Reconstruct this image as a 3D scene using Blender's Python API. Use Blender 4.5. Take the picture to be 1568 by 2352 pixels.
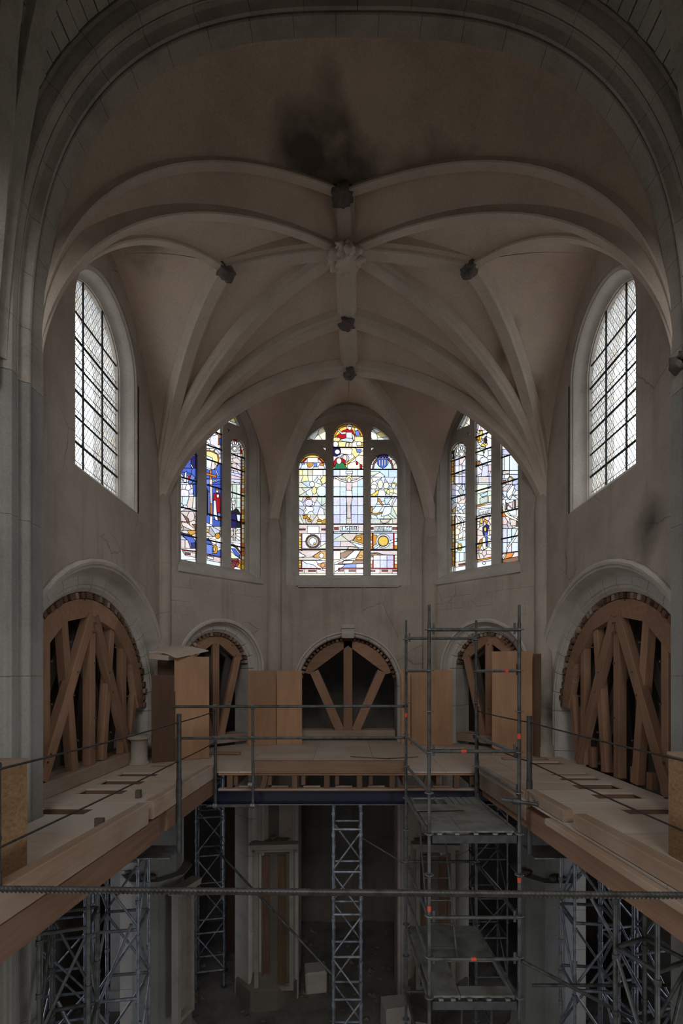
import bpy, bmesh, math, random
from mathutils import Vector, Matrix
from mathutils.geometry import delaunay_2d_cdt
random.seed(7)
S = bpy.context.scene
for o in list(bpy.data.objects): bpy.data.objects.remove(o)
COL = S.collection
PI = math.pi

# ------------------------------------------------------------------ camera
FPX = 1110.0                      # 17 mm shift lens on a 24 mm wide frame, 1568 px
CX, CZ = -0.12, 1.73              # eye position above the deck
VX, VY = 797.0, 1547.0            # where the church axis vanishes in the frame
cd = bpy.data.cameras.new('camera'); cam = bpy.data.objects.new('camera', cd); COL.objects.link(cam)
cd.sensor_fit = 'HORIZONTAL'; cd.sensor_width = 24.0; cd.lens = 24.0 * FPX / 1568
cd.shift_x = -(VX - 784) / 1568; cd.shift_y = (VY - 1176) / 1568
cd.clip_start = 0.05; cd.clip_end = 200
cam.location = (CX, 0, CZ); cam.rotation_euler = (PI / 2, 0, 0)
S.camera = cam
# ------------------------------------------------------------------ sky, exposure
vs = S.view_settings
vs.view_transform = 'Standard'; vs.look = 'None'; vs.gamma = 1.0; vs.use_curve_mapping = False
vs.exposure = 0.08
W = bpy.data.worlds.new('overcast_sky'); S.world = W; W.use_nodes = True
wn = W.node_tree.nodes; wl = W.node_tree.links; wn.clear()
wo = wn.new('ShaderNodeOutputWorld'); wb = wn.new('ShaderNodeBackground')
wt = wn.new('ShaderNodeTexCoord'); wnz = wn.new('ShaderNodeTexNoise'); wr = wn.new('ShaderNodeValToRGB')
wnz.inputs['Scale'].default_value = 7.0; wnz.inputs['Detail'].default_value = 5
wr.color_ramp.elements[0].position = 0.38; wr.color_ramp.elements[0].color = (0.74, 0.81, 0.90, 1)
wr.color_ramp.elements[1].position = 0.62; wr.color_ramp.elements[1].color = (1.0, 1.0, 1.0, 1)
wl.new(wt.outputs['Generated'], wnz.inputs['Vector']); wl.new(wnz.outputs['Fac'], wr.inputs['Fac'])
wl.new(wr.outputs['Color'], wb.inputs['Color']); wl.new(wb.outputs['Background'], wo.inputs['Surface'])
wb.inputs['Strength'].default_value = 3.2
# area lamps added in unseen nave openings for deck, walls and piers
def area_lamp(name, loc, target, sx, sz, power, col=(1.0, 0.975, 0.93), portal=False):
    l = bpy.data.lights.new(name, 'AREA'); l.shape = 'RECTANGLE'; l.size = sx; l.size_y = sz
    l.energy = power; l.color = col
    if portal: l.cycles.is_portal = True
    o = bpy.data.objects.new(name, l); COL.objects.link(o); o.location = loc
    o.rotation_euler = (Vector(target) - Vector(loc)).to_track_quat('-Z', 'Y').to_euler()
    return o
NAVE = 4.35
for sx_, pw in ((-1, 82), (1, 68)):
    area_lamp('fill_lamp_nave_low', (sx_ * (NAVE - .1), 1.6, -3.2), (0, 1.6, -3.2), 2.6, 3.0, 62)
    for y_ in (1.6, -4.6): area_lamp('fill_lamp_nave_high', (sx_ * (NAVE - .1), y_, 10.2), (0, y_, 10.2), 3.4, 3.2, pw)
area_lamp('fill_lamp_west', (0, -8.9, 9.6), (0, 0, 9.6), 4.6, 4.4, 440)
D1, D2, W0 = 12.17, 10.15, 4.0
A0 = 1.974
FL, FR, CL_, CR_ = Vector((-W0, D2, 0)), Vector((W0, D2, 0)), Vector((-A0, D1, 0)), Vector((A0, D1, 0))
q = math.sqrt(.5)
for nm, loc, tgt, sx, sz in (
    ('sky_portal_left', (-4.7, 7.95, 6.4), (0, 7.95, 6.4), 2.1, 3.5),
    ('sky_portal_right', (4.7, 7.95, 6.4), (0, 7.95, 6.4), 2.1, 3.5),
    ('sky_portal_apse', (0, 12.85, 6.3), (0, 0, 6.3), 2.7, 4.3),
    ('sky_portal_apse_left', (-2.99 - .5, 11.16 + .5, 6.3), (0, 11.16 - 3, 6.3), 1.8, 4.3),
    ('sky_portal_apse_right', (2.99 + .5, 11.16 + .5, 6.3), (0, 11.16 - 3, 6.3), 1.8, 4.3),
    ('sky_portal_aisle', (-7.7, 8.4, -3.8), (0, 8.4, -3.8), 2.6, 3.8), ('sky_portal_aisle', (7.7, 8.4, -3.8), (0, 8.4, -3.8), 2.6, 3.8),
    ('sky_portal_ambulatory', (-4.17, 16.2, -3.2), (-4.17, 0, -3.2), .5, 6.0),
    ('sky_portal_ambulatory', (3.78, 16.2, -3.2), (3.78, 0, -3.2), .6, 6.0)):
    area_lamp(nm, loc, tgt, sx, sz, 1, portal=True)

# ------------------------------------------------------------------ helpers
def ray(x, y, Y): return Vector((CX + (x - VX) / FPX * Y, Y, CZ + (VY - y) / FPX * Y))
def setp(o, label=None, cat=None, group=None, kind=None):
    if label: o['label'] = label
    if cat: o['category'] = cat
    if group: o['group'] = group
    if kind: o['kind'] = kind
    return o
def empty(name, loc=(0, 0, 0), label=None, cat=None, group=None, kind=None):
    o = bpy.data.objects.new(name, None); COL.objects.link(o); o.location = loc; o.empty_display_size = .2
    return setp(o, label, cat, group, kind)
def wm(o):
    m = o.matrix_basis.copy()
    return (wm(o.parent) @ o.matrix_parent_inverse @ m) if o.parent else m
def adopt(o, parent):
    if parent:
        o.parent = parent; o.matrix_parent_inverse = wm(parent).inverted()
    return o
def link(name, me, mat, parent=None, mtx=None):
    o = bpy.data.objects.new(name, me); COL.objects.link(o)
    if mat and not len(me.materials): me.materials.append(mat)
    if mtx is not None: o.matrix_basis = mtx
    return adopt(o, parent)
def mesh(name, v, f, smooth=None):
    me = bpy.data.meshes.new(name); me.from_pydata([tuple(p) for p in v], [], f); me.update()
    if smooth is not None:
        for p in me.polygons: p.use_smooth = True
        me.set_sharp_from_angle(angle=math.radians(smooth))
    return me
def mk(name, v, f, mat, parent=None, smooth=None): return link(name, mesh(name, v, f, smooth), mat, parent)

_cache = {}
def tube_mesh(n=10):
    if ('t', n) not in _cache:
        v = []; f = []
        for i in range(n):
            a = 2 * PI * i / n
            v += [(0, math.cos(a), math.sin(a)), (1, math.cos(a), math.sin(a))]
        for i in range(n):
            j = (i + 1) % n; f.append((2 * i, 2 * j, 2 * j + 1, 2 * i + 1))
        f.append(tuple(2 * i for i in reversed(range(n)))); f.append(tuple(2 * i + 1 for i in range(n)))
        _cache[('t', n)] = (v, f)
    return _cache[('t', n)]
def axis_mtx(p0, p1, up=(0, 0, 1)):
    x = (p1 - p0).normalized(); upv = Vector(up)
    if abs(x.dot(upv.normalized())) > .98: upv = Vector((0, 1, 0))
    y = upv.cross(x).normalized(); z = x.cross(y)
    m = Matrix((x, y, z)).transposed().to_4x4(); m.translation = p0
    return m
_tm = {}
def tube(name, p0, p1, r, mat, parent=None, n=10):
    p0 = Vector(p0); p1 = Vector(p1); L = (p1 - p0).length
    k = (n, mat.name)
    if k not in _tm:
        v, f = tube_mesh(n); me = mesh('tube', v, f, 40); me.materials.append(mat); _tm[k] = me
    return link(name, _tm[k], None, parent, axis_mtx(p0, p1) @ Matrix.Diagonal((L, r, r, 1)))
def beam(name, p0, p1, w, h, mat, parent=None, up=(0, 0, 1), ch=.008):
    """squared timber or bar from p0 to p1 (axis), chamfered; w across, h along up"""
    p0 = Vector(p0); p1 = Vector(p1); L = (p1 - p0).length
    key = ('b', round(L, 3), round(w, 3), round(h, 3), mat.name)
    if key not in _cache:
        a, b = w / 2, h / 2; c = min(ch, a * .5, b * .5)
        pr = [(-a + c, -b), (a - c, -b), (a, -b + c), (a, b - c), (a - c, b), (-a + c, b), (-a, b - c), (-a, -b + c)]
        v = [(0, y, z) for y, z in pr] + [(L, y, z) for y, z in pr]
        f = [(i, (i + 1) % 8, 8 + (i + 1) % 8, 8 + i) for i in range(8)] + [tuple(range(7, -1, -1)), tuple(range(8, 16))]
        me = mesh(name, v, f); me.materials.append(mat); _cache[key] = me
    return link(name, _cache[key], None, parent, axis_mtx(p0, p1, up))
def ccw(P):
    a = sum(P[i][0] * P[(i + 1) % len(P)][1] - P[(i + 1) % len(P)][0] * P[i][1] for i in range(len(P)))
    return list(P) if a > 0 else list(reversed(P))
def cdt(polys):
    """overlay of polygons -> (verts, [(tri, set of polygon ids)])"""
    v = []; f = []
    for P in polys:
        P = ccw(P); f.append(list(range(len(v), len(v) + len(P)))); v += [Vector((p[0], p[1])) for p in P]
    r = delaunay_2d_cdt(v, [], f, 0, 1e-5)
    return r[0], [(t, set(ids)) for t, ids in zip(r[2], r[5])]
def plate(name, outer, holes, F, d0, d1, mat, parent=None):
    """outline with holes in (a, z), given thickness d0..d1 through F(a, z, d)"""
    V, T = cdt([outer] + holes)
    tris = [t for t, ids in T if ids == {0}]
    n = len(V); ec = {}
    for t in tris:
        for i in range(3):
            a, b = t[i], t[(i + 1) % 3]; ec[(a, b)] = 1
    v = [F(p[0], p[1], d0) for p in V] + [F(p[0], p[1], d1) for p in V]
    f = [tuple(t) for t in tris] + [tuple(n + i for i in reversed(t)) for t in tris]
    for (a, b) in ec:
        if (b, a) not in ec: f.append((b, a, n + a, n + b))
    me = mesh(name, v, f)
    bm = bmesh.new(); bm.from_mesh(me)
    bmesh.ops.delete(bm, geom=[x for x in bm.verts if not x.link_faces], context='VERTS')
    bmesh.ops.recalc_face_normals(bm, faces=bm.faces); bm.to_mesh(me); bm.free()
    return link(name, me, mat, parent)
def FR_(o, u, n):
    o, u, n = Vector(o), Vector(u).normalized(), Vector(n).normalized()
    return lambda a, z, d: Vector((o.x + u.x * a + n.x * d, o.y + u.y * a + n.y * d, z))
def outline(a0, hw, zs, zb, rise=None, n=24):
    """round-headed opening outline, bottom left up, over, down"""
    rise = hw if rise is None else rise
    P = [(a0 - hw, zb)]
    P += [(a0 - hw * math.cos(PI * i / n), zs + rise * math.sin(PI * i / n)) for i in range(n + 1)]
    P += [(a0 + hw, zb)]
    return P
def strip(name, paths, mat, parent=None, smooth=35, closed=False):
    """quads between successive equal-length 3D paths"""
    v = [p for P in paths for p in P]; m = len(paths[0]); f = []
    for i in range(len(paths) - 1 + (1 if closed else 0)):
        k = (i + 1) % len(paths)
        for j in range(m - 1): f.append((i * m + j, i * m + j + 1, k * m + j + 1, k * m + j))
    return mk(name, v, f, mat, parent, smooth)
def box(name, lo, hi, mat, parent=None):
    lo, hi = Vector(lo), Vector(hi); c = (lo + hi) / 2
    return beam(name, (lo.x, c.y, c.z), (hi.x, c.y, c.z), hi.y - lo.y, hi.z - lo.z, mat, parent)

# ------------------------------------------------------------------ materials
def nodes(name):
    m = bpy.data.materials.new(name); m.use_nodes = True; nt = m.node_tree
    return m, nt, nt.nodes['Principled BSDF']
def N(nt, t, **k):
    n = nt.nodes.new(t)
    for a, b in k.items():
        if a in n.inputs: n.inputs[a].default_value = b
        else: setattr(n, a, b)
    return n
def ramp(nt, fac, stops):
    r = nt.nodes.new('ShaderNodeValToRGB'); e = r.color_ramp.elements
    while len(e) < len(stops): e.new(.5)
    for i, (p, c) in enumerate(stops): e[i].position = p; e[i].color = (*c, 1)
    nt.links.new(fac, r.inputs['Fac']); return r.outputs['Color']
def mixc(nt, fac, a, b, mode='MIX'):
    m = nt.nodes.new('ShaderNodeMix'); m.data_type = 'RGBA'; m.blend_type = mode
    for s, val in ((m.inputs[0], fac), (m.inputs[6], a), (m.inputs[7], b)):
        if hasattr(val, 'is_linked'): nt.links.new(val, s)
        else: s.default_value = val if not isinstance(val, tuple) else (*val, 1)
    return m.outputs[2]
def stone(name, base, dark, scale=1.2, streak=True, bump=.25, rough=.9, stains=(), light=None, cracks=0):
    m, nt, b = nodes(name); L = nt.links
    tc = N(nt, 'ShaderNodeTexCoord'); 
    n1 = N(nt, 'ShaderNodeTexNoise', Scale=scale, Detail=8.0, Roughness=.62); L.new(tc.outputs['Object'], n1.inputs['Vector'])
    c = ramp(nt, n1.outputs['Fac'], [(.30, dark), (.52, base), (.75, light or tuple(min(1, x * 1.18) for x in base))])
    n2 = N(nt, 'ShaderNodeTexNoise', Scale=38.0, Detail=4.0); L.new(tc.outputs['Object'], n2.inputs['Vector'])
    c = mixc(nt, .35, c, ramp(nt, n2.outputs['Fac'], [(.3, tuple(x * .7 for x in base)), (.7, tuple(min(1, x * 1.15) for x in base))]))
    if streak:
        mp = N(nt, 'ShaderNodeMapping'); mp.inputs['Scale'].default_value = (3.2, 3.2, .28); L.new(tc.outputs['Object'], mp.inputs['Vector'])
        n3 = N(nt, 'ShaderNodeTexNoise', Scale=1.6, Detail=5.0); L.new(mp.outputs['Vector'], n3.inputs['Vector'])
        r3 = ramp(nt, n3.outputs['Fac'], [(.54, (0, 0, 0)), (.78, (.45, .45, .45))])
        c = mixc(nt, r3, c, tuple(x * .62 for x in dark))
    if cracks:
        wv = N(nt, 'ShaderNodeMix'); wv.data_type = 'VECTOR'; wv.inputs[0].default_value = .16
        nw = N(nt, 'ShaderNodeTexNoise', Scale=2.5, Detail=6.0); L.new(tc.outputs['Object'], nw.inputs['Vector']); L.new(tc.outputs['Object'], wv.inputs[4]); L.new(nw.outputs['Color'], wv.inputs[5])
        vo = N(nt, 'ShaderNodeTexVoronoi', feature='DISTANCE_TO_EDGE', Scale=cracks); L.new(wv.outputs[1], vo.inputs['Vector'])
        rc = ramp(nt, vo.outputs['Distance'], [(0, (1, 1, 1)), (.010, (0, 0, 0))])
        nm = N(nt, 'ShaderNodeTexNoise', Scale=.8, Detail=3.0); mo = N(nt, 'ShaderNodeVectorMath', operation='ADD'); mo.inputs[1].default_value = (7, 3, 5); L.new(tc.outputs['Object'], mo.inputs[0]); L.new(mo.outputs[0], nm.inputs['Vector'])
        rm = ramp(nt, nm.outputs['Fac'], [(.52, (0, 0, 0)), (.60, (.55, .55, .55))])
        c = mixc(nt, mixc(nt, 1.0, rc, rm, 'MULTIPLY'), c, (.07, .055, .045))
    for (p, rad, amt) in stains:                       # soot and damp with a shape of its own
        mp = N(nt, 'ShaderNodeMapping'); mp.inputs['Location'].default_value = tuple(-p[i] / rad[i] for i in range(3))
        mp.inputs['Scale'].default_value = tuple(1 / r for r in rad)
        nn = N(nt, 'ShaderNodeTexNoise', Scale=1.8, Detail=6.0); L.new(tc.outputs['Object'], nn.inputs['Vector'])
        sb = N(nt, 'ShaderNodeVectorMath', operation='SUBTRACT'); L.new(nn.outputs['Color'], sb.inputs[0]); sb.inputs[1].default_value = (.5, .5, .5)
        ad = N(nt, 'ShaderNodeVectorMath', operation='MULTIPLY_ADD'); L.new(sb.outputs[0], ad.inputs[0]); ad.inputs[1].default_value = tuple(1.5 * r for r in rad); L.new(tc.outputs['Object'], ad.inputs[2])
        L.new(ad.outputs[0], mp.inputs['Vector'])
        g = N(nt, 'ShaderNodeTexGradient', gradient_type='SPHERICAL'); L.new(mp.outputs['Vector'], g.inputs['Vector'])
        mu = N(nt, 'ShaderNodeMath', operation='MULTIPLY'); L.new(g.outputs['Fac'], mu.inputs[0]); mu.inputs[1].default_value = amt
        mc = N(nt, 'ShaderNodeMath', operation='MINIMUM'); L.new(mu.outputs[0], mc.inputs[0]); mc.inputs[1].default_value = .85
        c = mixc(nt, mc.outputs[0], c, (.035, .028, .024))
    L.new(c, b.inputs['Base Color']); b.inputs['Roughness'].default_value = rough
    b.inputs['Specular IOR Level'].default_value = .2
    bp = N(nt, 'ShaderNodeBump', Strength=bump, Distance=.02); L.new(n2.outputs['Fac'], bp.inputs['Height']); L.new(bp.outputs['Normal'], b.inputs['Normal'])
    return m
def wood(name, a, b_, grain=(1.2, 16, 16), rough=.75, dust=None, var=.2):
    m, nt, b = nodes(name); L = nt.links
    tc = N(nt, 'ShaderNodeTexCoord'); oi = N(nt, 'ShaderNodeObjectInfo')
    ad = N(nt, 'ShaderNodeVectorMath', operation='ADD'); L.new(tc.outputs['Object'], ad.inputs[0])
    sc = N(nt, 'ShaderNodeVectorMath', operation='SCALE'); L.new(oi.outputs['Random'], sc.inputs[3]); sc.inputs[0].default_value = (9, 7, 5)
    L.new(sc.outputs[0], ad.inputs[1])
    mp = N(nt, 'ShaderNodeMapping'); mp.inputs['Scale'].default_value = grain; L.new(ad.outputs[0], mp.inputs['Vector'])
    n1 = N(nt, 'ShaderNodeTexNoise', Scale=1.0, Detail=6.0, Roughness=.6, Distortion=.6); L.new(mp.outputs['Vector'], n1.inputs['Vector'])
    c = ramp(nt, n1.outputs['Fac'], [(.3, a), (.7, b_)])
    n2 = N(nt, 'ShaderNodeTexNoise', Scale=1.1, Detail=6.0); L.new(ad.outputs[0], n2.inputs['Vector'])
    if dust: c = mixc(nt, ramp(nt, n2.outputs['Fac'], [(.40, (0, 0, 0)), (.66, (.85, .85, .85))]), c, dust)
    else: c = mixc(nt, ramp(nt, n2.outputs['Fac'], [(.45, (0, 0, 0)), (.75, (.45, .45, .45))]), c, tuple(x * .6 for x in a))
    v = N(nt, 'ShaderNodeHueSaturation'); mr = N(nt, 'ShaderNodeMapRange'); L.new(oi.outputs['Random'], mr.inputs[0])
    mr.inputs[3].default_value = 1 - var; mr.inputs[4].default_value = 1 + var; L.new(mr.outputs[0], v.inputs['Value']); L.new(c, v.inputs['Color'])
    L.new(v.outputs['Color'], b.inputs['Base Color']); b.inputs['Roughness'].default_value = rough
    b.inputs['Specular IOR Level'].default_value = .25
    bp = N(nt, 'ShaderNodeBump', Strength=.15, Distance=.01); L.new(n1.outputs['Fac'], bp.inputs['Height']); L.new(bp.outputs['Normal'], b.inputs['Normal'])
    return m
def metal(name, base, rust, met=.5, rough=.5, scale=9):
    m, nt, b = nodes(name); L = nt.links
    tc = N(nt, 'ShaderNodeTexCoord'); g = N(nt, 'ShaderNodeNewGeometry')
    n1 = N(nt, 'ShaderNodeTexNoise', Scale=scale, Detail=6.0); L.new(g.outputs['Position'], n1.inputs['Vector'])
    L.new(ramp(nt, n1.outputs['Fac'], [(.42, base), (.66, rust)]), b.inputs['Base Color'])
    b.inputs['Metallic'].default_value = met; b.inputs['Roughness'].default_value = rough
    return m
def plain(name, c, rough=.7, met=0):
    m, nt, b = nodes(name)
    tc = N(nt, 'ShaderNodeTexCoord'); n1 = N(nt, 'ShaderNodeTexNoise', Scale=12.0, Detail=4.0); nt.links.new(tc.outputs['Object'], n1.inputs['Vector'])
    nt.links.new(ramp(nt, n1.outputs['Fac'], [(.3, tuple(x * .8 for x in c)), (.7, c)]), b.inputs['Base Color'])
    b.inputs['Roughness'].default_value = rough; b.inputs['Metallic'].default_value = met
    return m
def glass(name, grime=.75):
    m = bpy.data.materials.new(name); m.use_nodes = True; nt = m.node_tree; nt.nodes.clear(); L = nt.links
    out = N(nt, 'ShaderNodeOutputMaterial'); at = N(nt, 'ShaderNodeAttribute', attribute_name='tint')
    g = N(nt, 'ShaderNodeTexCoord'); nz = N(nt, 'ShaderNodeTexNoise', Scale=26.0, Detail=5.0); L.new(g.outputs['Object'], nz.inputs['Vector'])
    c = mixc(nt, ramp(nt, nz.outputs['Fac'], [(.48, (0, 0, 0)), (.72, (grime, grime, grime))]), at.outputs['Color'], mixc(nt, .45, at.outputs['Color'], (.25, .2, .15), 'MULTIPLY'))
    tr = N(nt, 'ShaderNodeBsdfTransparent'); tl = N(nt, 'ShaderNodeBsdfTranslucent'); mx = N(nt, 'ShaderNodeMixShader')
    L.new(c, tr.inputs['Color']); L.new(c, tl.inputs['Color']); mx.inputs[0].default_value = .35
    L.new(tr.outputs[0], mx.inputs[1]); L.new(tl.outputs[0], mx.inputs[2])
    gl = N(nt, 'ShaderNodeBsdfGlossy', Roughness=.12); m2 = N(nt, 'ShaderNodeMixShader'); m2.inputs[0].default_value = .03
    L.new(mx.outputs[0], m2.inputs[1]); L.new(gl.outputs[0], m2.inputs[2]); L.new(m2.outputs[0], out.inputs['Surface'])
    return m
M = {}
M['wall'] = stone('lime_plaster', (.43, .37, .315), (.305, .26, .215), 1.1, cracks=1.1, stains=[((4.0, 6.65, 3.75), (.4, .45, .6), .8), ((4.0, 10.1, .9), (.5, .7, 1.1), 1.0), ((-4, 10.15, .8), (.4, .5, .8), .7)])
M['vault'] = stone('vault_plaster', (.62, .495, .41), (.47, .365, .30), .9, streak=False,
    stains=[((-3.5, 7.7, 8.5), (.45, .7, .4), .9), ((2.9, 9.0, 7.7), (.3, .5, .7), 1.2), ((3.6, 9.5, 6.9), (.3, .4, .7), 1.0)])
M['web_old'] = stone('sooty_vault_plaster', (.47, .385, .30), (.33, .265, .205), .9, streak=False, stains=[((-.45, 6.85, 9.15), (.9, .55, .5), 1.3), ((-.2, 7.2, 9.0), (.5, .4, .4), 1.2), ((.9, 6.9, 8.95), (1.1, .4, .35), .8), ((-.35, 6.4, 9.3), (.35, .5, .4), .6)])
M['rib'] = stone('rib_stone', (.57, .48, .405), (.44, .36, .30), 1.5, streak=False)
M['arch'] = stone('arch_stone', (.36, .325, .28), (.20, .18, .15), 1.6, streak=False, bump=.4)
M['pier'] = stone('pier_plaster', (.285, .28, .26), (.19, .186, .17), .8)
M['trac'] = stone('tracery_stone', (.52, .475, .43), (.38, .345, .305), 2.0, streak=False)
M['brick'] = stone('web_stone', (.34, .315, .27), (.19, .175, .145), 2.6, streak=False, bump=.5)
M['joint'] = stone('mortar', (.13, .115, .10), (.08, .07, .06), 3, streak=False)
M['dstone'] = stone('dark_stone', (.15, .125, .11), (.06, .05, .045), 5, streak=False, bump=.6)
M['ground'] = stone('rubble_floor', (.22, .20, .18), (.07, .06, .055), 1.6, streak=False, bump=1.0)
M['white'] = stone('white_plaster', (.62, .58, .55), (.48, .44, .41), 1.2)
M['lower'] = stone('lower_wall', (.20, .17, .14), (.10, .085, .07), .9)
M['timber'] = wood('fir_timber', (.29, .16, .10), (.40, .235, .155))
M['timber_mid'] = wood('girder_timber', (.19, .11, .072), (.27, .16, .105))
M['timber_grey'] = wood('dark_grey_timber', (.10, .082, .072), (.16, .13, .115))
M['timber_dk'] = wood('brown_timber', (.13, .075, .048), (.19, .11, .07))
M['dusty'] = wood('dusty_timber', (.26, .165, .11), (.33, .225, .16), dust=(.39, .33, .285))
M['ply'] = wood('plywood', (.40, .225, .13), (.50, .295, .175), (7, 7, 1.0))
M['ply_dk'] = wood('dark_plywood', (.10, .055, .036), (.14, .082, .055), (7, 7, 1.0))
M['deck'] = wood('deck_plywood', (.46, .36, .285), (.55, .445, .365), (.9, 9, 9), dust=(.56, .505, .455), var=.06)
M['osb'] = wood('strand_board', (.20, .11, .055), (.38, .24, .13), (18, 18, 34))
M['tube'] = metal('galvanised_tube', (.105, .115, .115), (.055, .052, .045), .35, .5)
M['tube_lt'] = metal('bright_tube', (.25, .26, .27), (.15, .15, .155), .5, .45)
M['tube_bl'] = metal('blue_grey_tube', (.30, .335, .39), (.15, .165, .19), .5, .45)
M['post'] = metal('dark_post', (.07, .075, .08), (.045, .04, .04), .3, .55)
M['plank'] = metal('steel_plank', (.24, .25, .235), (.15, .14, .12), .25, .6, 4)
M['iron'] = plain('window_iron', (.035, .035, .038), .6, .3)
M['lead'] = plain('lead_came', (.03, .03, .032), .7, .2)
M['blue'] = plain('blue_paint', (.007, .010, .034), .5)
M['red'] = plain('red_tape', (.75, .10, .05), .6)
M['rebar'] = metal('rebar', (.06, .058, .055), (.03, .026, .024), .5, .45, 30)
M['glass'] = glass('coloured_glass'); M['clear'] = glass('clear_quarry_glass', .3)
M['ink'] = plain('glass_paint', (.03, .03, .03), .8)
M['bolt'] = plain('bolt_steel', (.20, .17, .15), .5, .5)
# ================================================================== STRUCTURE
ZG = -6.5                                             # ground floor, deck top is z = 0
AY, AR, AZ = 7.95, 2.1, .95                           # side arcade arch: centre, radius, springing
# walls: frame (a along wall, z, d outwards), length range, arch, window outline
nL = (-1, 0, 0); nR = (1, 0, 0)
F_left = FR_((-W0, 0, 0), (0, 1, 0), nL); F_right = FR_((W0, 0, 0), (0, 1, 0), nR)
F_ctr = FR_((0, D1, 0), (1, 0, 0), (0, 1, 0))
DL = (CL_ - FL).length
F_dl = FR_((FL + CL_) / 2, CL_ - FL, (-q, q, 0)); F_dr = FR_((FR + CR_) / 2, FR - CR_, (q, q, 0))
SIDEWIN = dict(a0=7.95, hw=1.05, zs=7.08, zb=4.70)
CTRWIN = dict(a0=-.09, hw=1.58, zs=7.15, zb=3.95, rise=1.36)
DIAWIN = dict(a0=-.035, hw=1.07, zs=7.15, zb=3.95, rise=1.36)
DIAWINR = dict(a0=-.155, hw=1.11, zs=7.15, zb=3.95, rise=1.36)
def arch_notch(a_lo, a_hi, ztop, a0, r, zs, n=28):
    P = [(a_lo, ztop), (a_lo, ZG), (a0 - r, ZG)]
    P += [(a0 - r * math.cos(PI * i / n), zs + r * math.sin(PI * i / n)) for i in range(n + 1)]
    P += [(a0 + r, ZG), (a_hi, ZG), (a_hi, ztop)]
    return P
def wpts(F, w, off, d, dz=0): return [F(a, z, d) for a, z in outline(w['a0'], w['hw'] - off, w['zs'], w['zb'] + dz, (w.get('rise') or w['hw']) - off)]
def wall(name, label, F, lo, hi, arch, prof, vprof, win, wprof, nv, sill):
    a0, r, zs = arch
    o = plate(name, arch_notch(lo, hi, 10.6, a0, prof[0][0], zs), [outline(**win)], F, 0, .85, M['wall'])
    setp(o, label, 'wall', kind='structure')
    st = strip('archivolt', [[F(a, z, d) for a, z in outline(a0, rr, zs, ZG if rr < r + .3 else zs - .9)] for rr, d in prof], M['trac'], o)
    # voussoirs of the inner order, jambs below the springing
    jm = vprof
    def seg(nm, pts_fn, t0, t1, k):
        paths = []
        for rr, d in jm:
            paths.append([pts_fn(rr, t0 + (t1 - t0) * i / k, d) for i in range(k + 1)])
        v = [p for P in paths for p in P]; m = k + 1; f = []; n = len(paths)
        for i in range(n):
            kk = (i + 1) % n
            for j in range(m - 1): f.append((i * m + j, i * m + j + 1, kk * m + j + 1, kk * m + j))
        f.append(tuple(i * m for i in range(n))); f.append(tuple(i * m + m - 1 for i in reversed(range(n))))
        ob = mk(nm, v, f, M['trac'], o)
        return ob
    arcf = lambda rr, t, d: F(a0 - rr * math.cos(t), zs + rr * math.sin(t), d)
    g = .012 / r
    for i in range(nv): seg('voussoir', arcf, PI * i / nv + g / 2, PI * (i + 1) / nv - g / 2, 3)
    for s in (-1, 1):
        nb = 9; h = (zs - ZG) / nb
        for i in range(nb):
            seg('jamb_stone', lambda rr, t, d: F(a0 + s * rr, t, d), ZG + i * h + .004, ZG + (i + 1) * h - .004, 1)
    # window surround and sloping sill
    strip('window_surround', [wpts(F, win, off, d) for off, d in wprof], M['trac'], o)
    off, d = wprof[-1]; hw = win['hw']; z0 = win['zb']; ws = []
    strip('sill', [[F(win['a0'] - hw + o_, zz, dd), F(win['a0'] + hw - o_, zz, dd)] for o_, zz, dd in sill], M['trac'], o)
    return o
sp = [(2.60, 0), (2.60, -.035), (2.56, -.06), (2.52, -.05), (2.50, -.02), (2.47, -.02), (2.45, .03), (2.43, .05), (2.41, .13), (2.36, .19), (2.33, .20), (2.33, .30)]
sv = [(2.34, .19), (2.22, .20), (2.20, .225), (2.16, .215), (2.10, .27), (2.10, .84), (2.34, .84)]
swp = [(0, 0), (.0, .02), (.03, .03), (.03, .05), (.055, .06), (.07, .09), (.08, .16), (.10, .22), (.14, .262), (.155, .27), (.155, .30), (.17, .30), (.17, .60)]
ssill = [(0, 4.70, 0), (.15, 4.93, .27), (.17, 4.95, .42), (.17, 4.95, .80)]
wall('wall_left', 'tall plastered choir wall on the left with one arched window and arcade arch', F_left, 5.2, D2 + .35, (AY, AR, AZ), sp, sv, SIDEWIN, swp, 17, ssill)
wall('wall_right', 'tall plastered choir wall on the right with stained patch below its arched window', F_right, 5.2, D2 + .35, (AY, AR, AZ), sp, sv, SIDEWIN, swp, 17, ssill)
dp = [(1.14, 0), (1.14, -.03), (1.10, -.05), (1.06, -.04), (1.05, .02), (1.03, .04), (1.02, .10), (.98, .15), (.96, .16), (.96, .26)]
dv = [(.97, .15), (.90, .16), (.88, .19), (.84, .23), (.84, .84), (.97, .84)]
dwp = [(0, 0), (0, .02), (.04, .03), (.04, .06), (.07, .08), (.09, .16), (.14, .22), (.16, .24), (.16, .28), (.20, .28), (.20, .6)]
dsl = [(-.02, 3.93, -.07), (-.02, 3.99, -.09), (0, 4.03, -.05), (.2, 4.27, .29), (.2, 4.28, .6)]
wall('wall_apse_left', 'slanting apse wall on the left with blue toned stained glass above a small arch', F_dl, -DL / 2, DL / 2, (0, .84, 1.86), dp, dv, DIAWIN, dwp, 9, dsl)
wall('wall_apse_right', 'slanting apse wall on the right behind the scaffold tower', F_dr, -DL / 2, DL / 2, (0, .84, 1.86), dp, dv, DIAWINR, dwp, 9, dsl)
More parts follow.
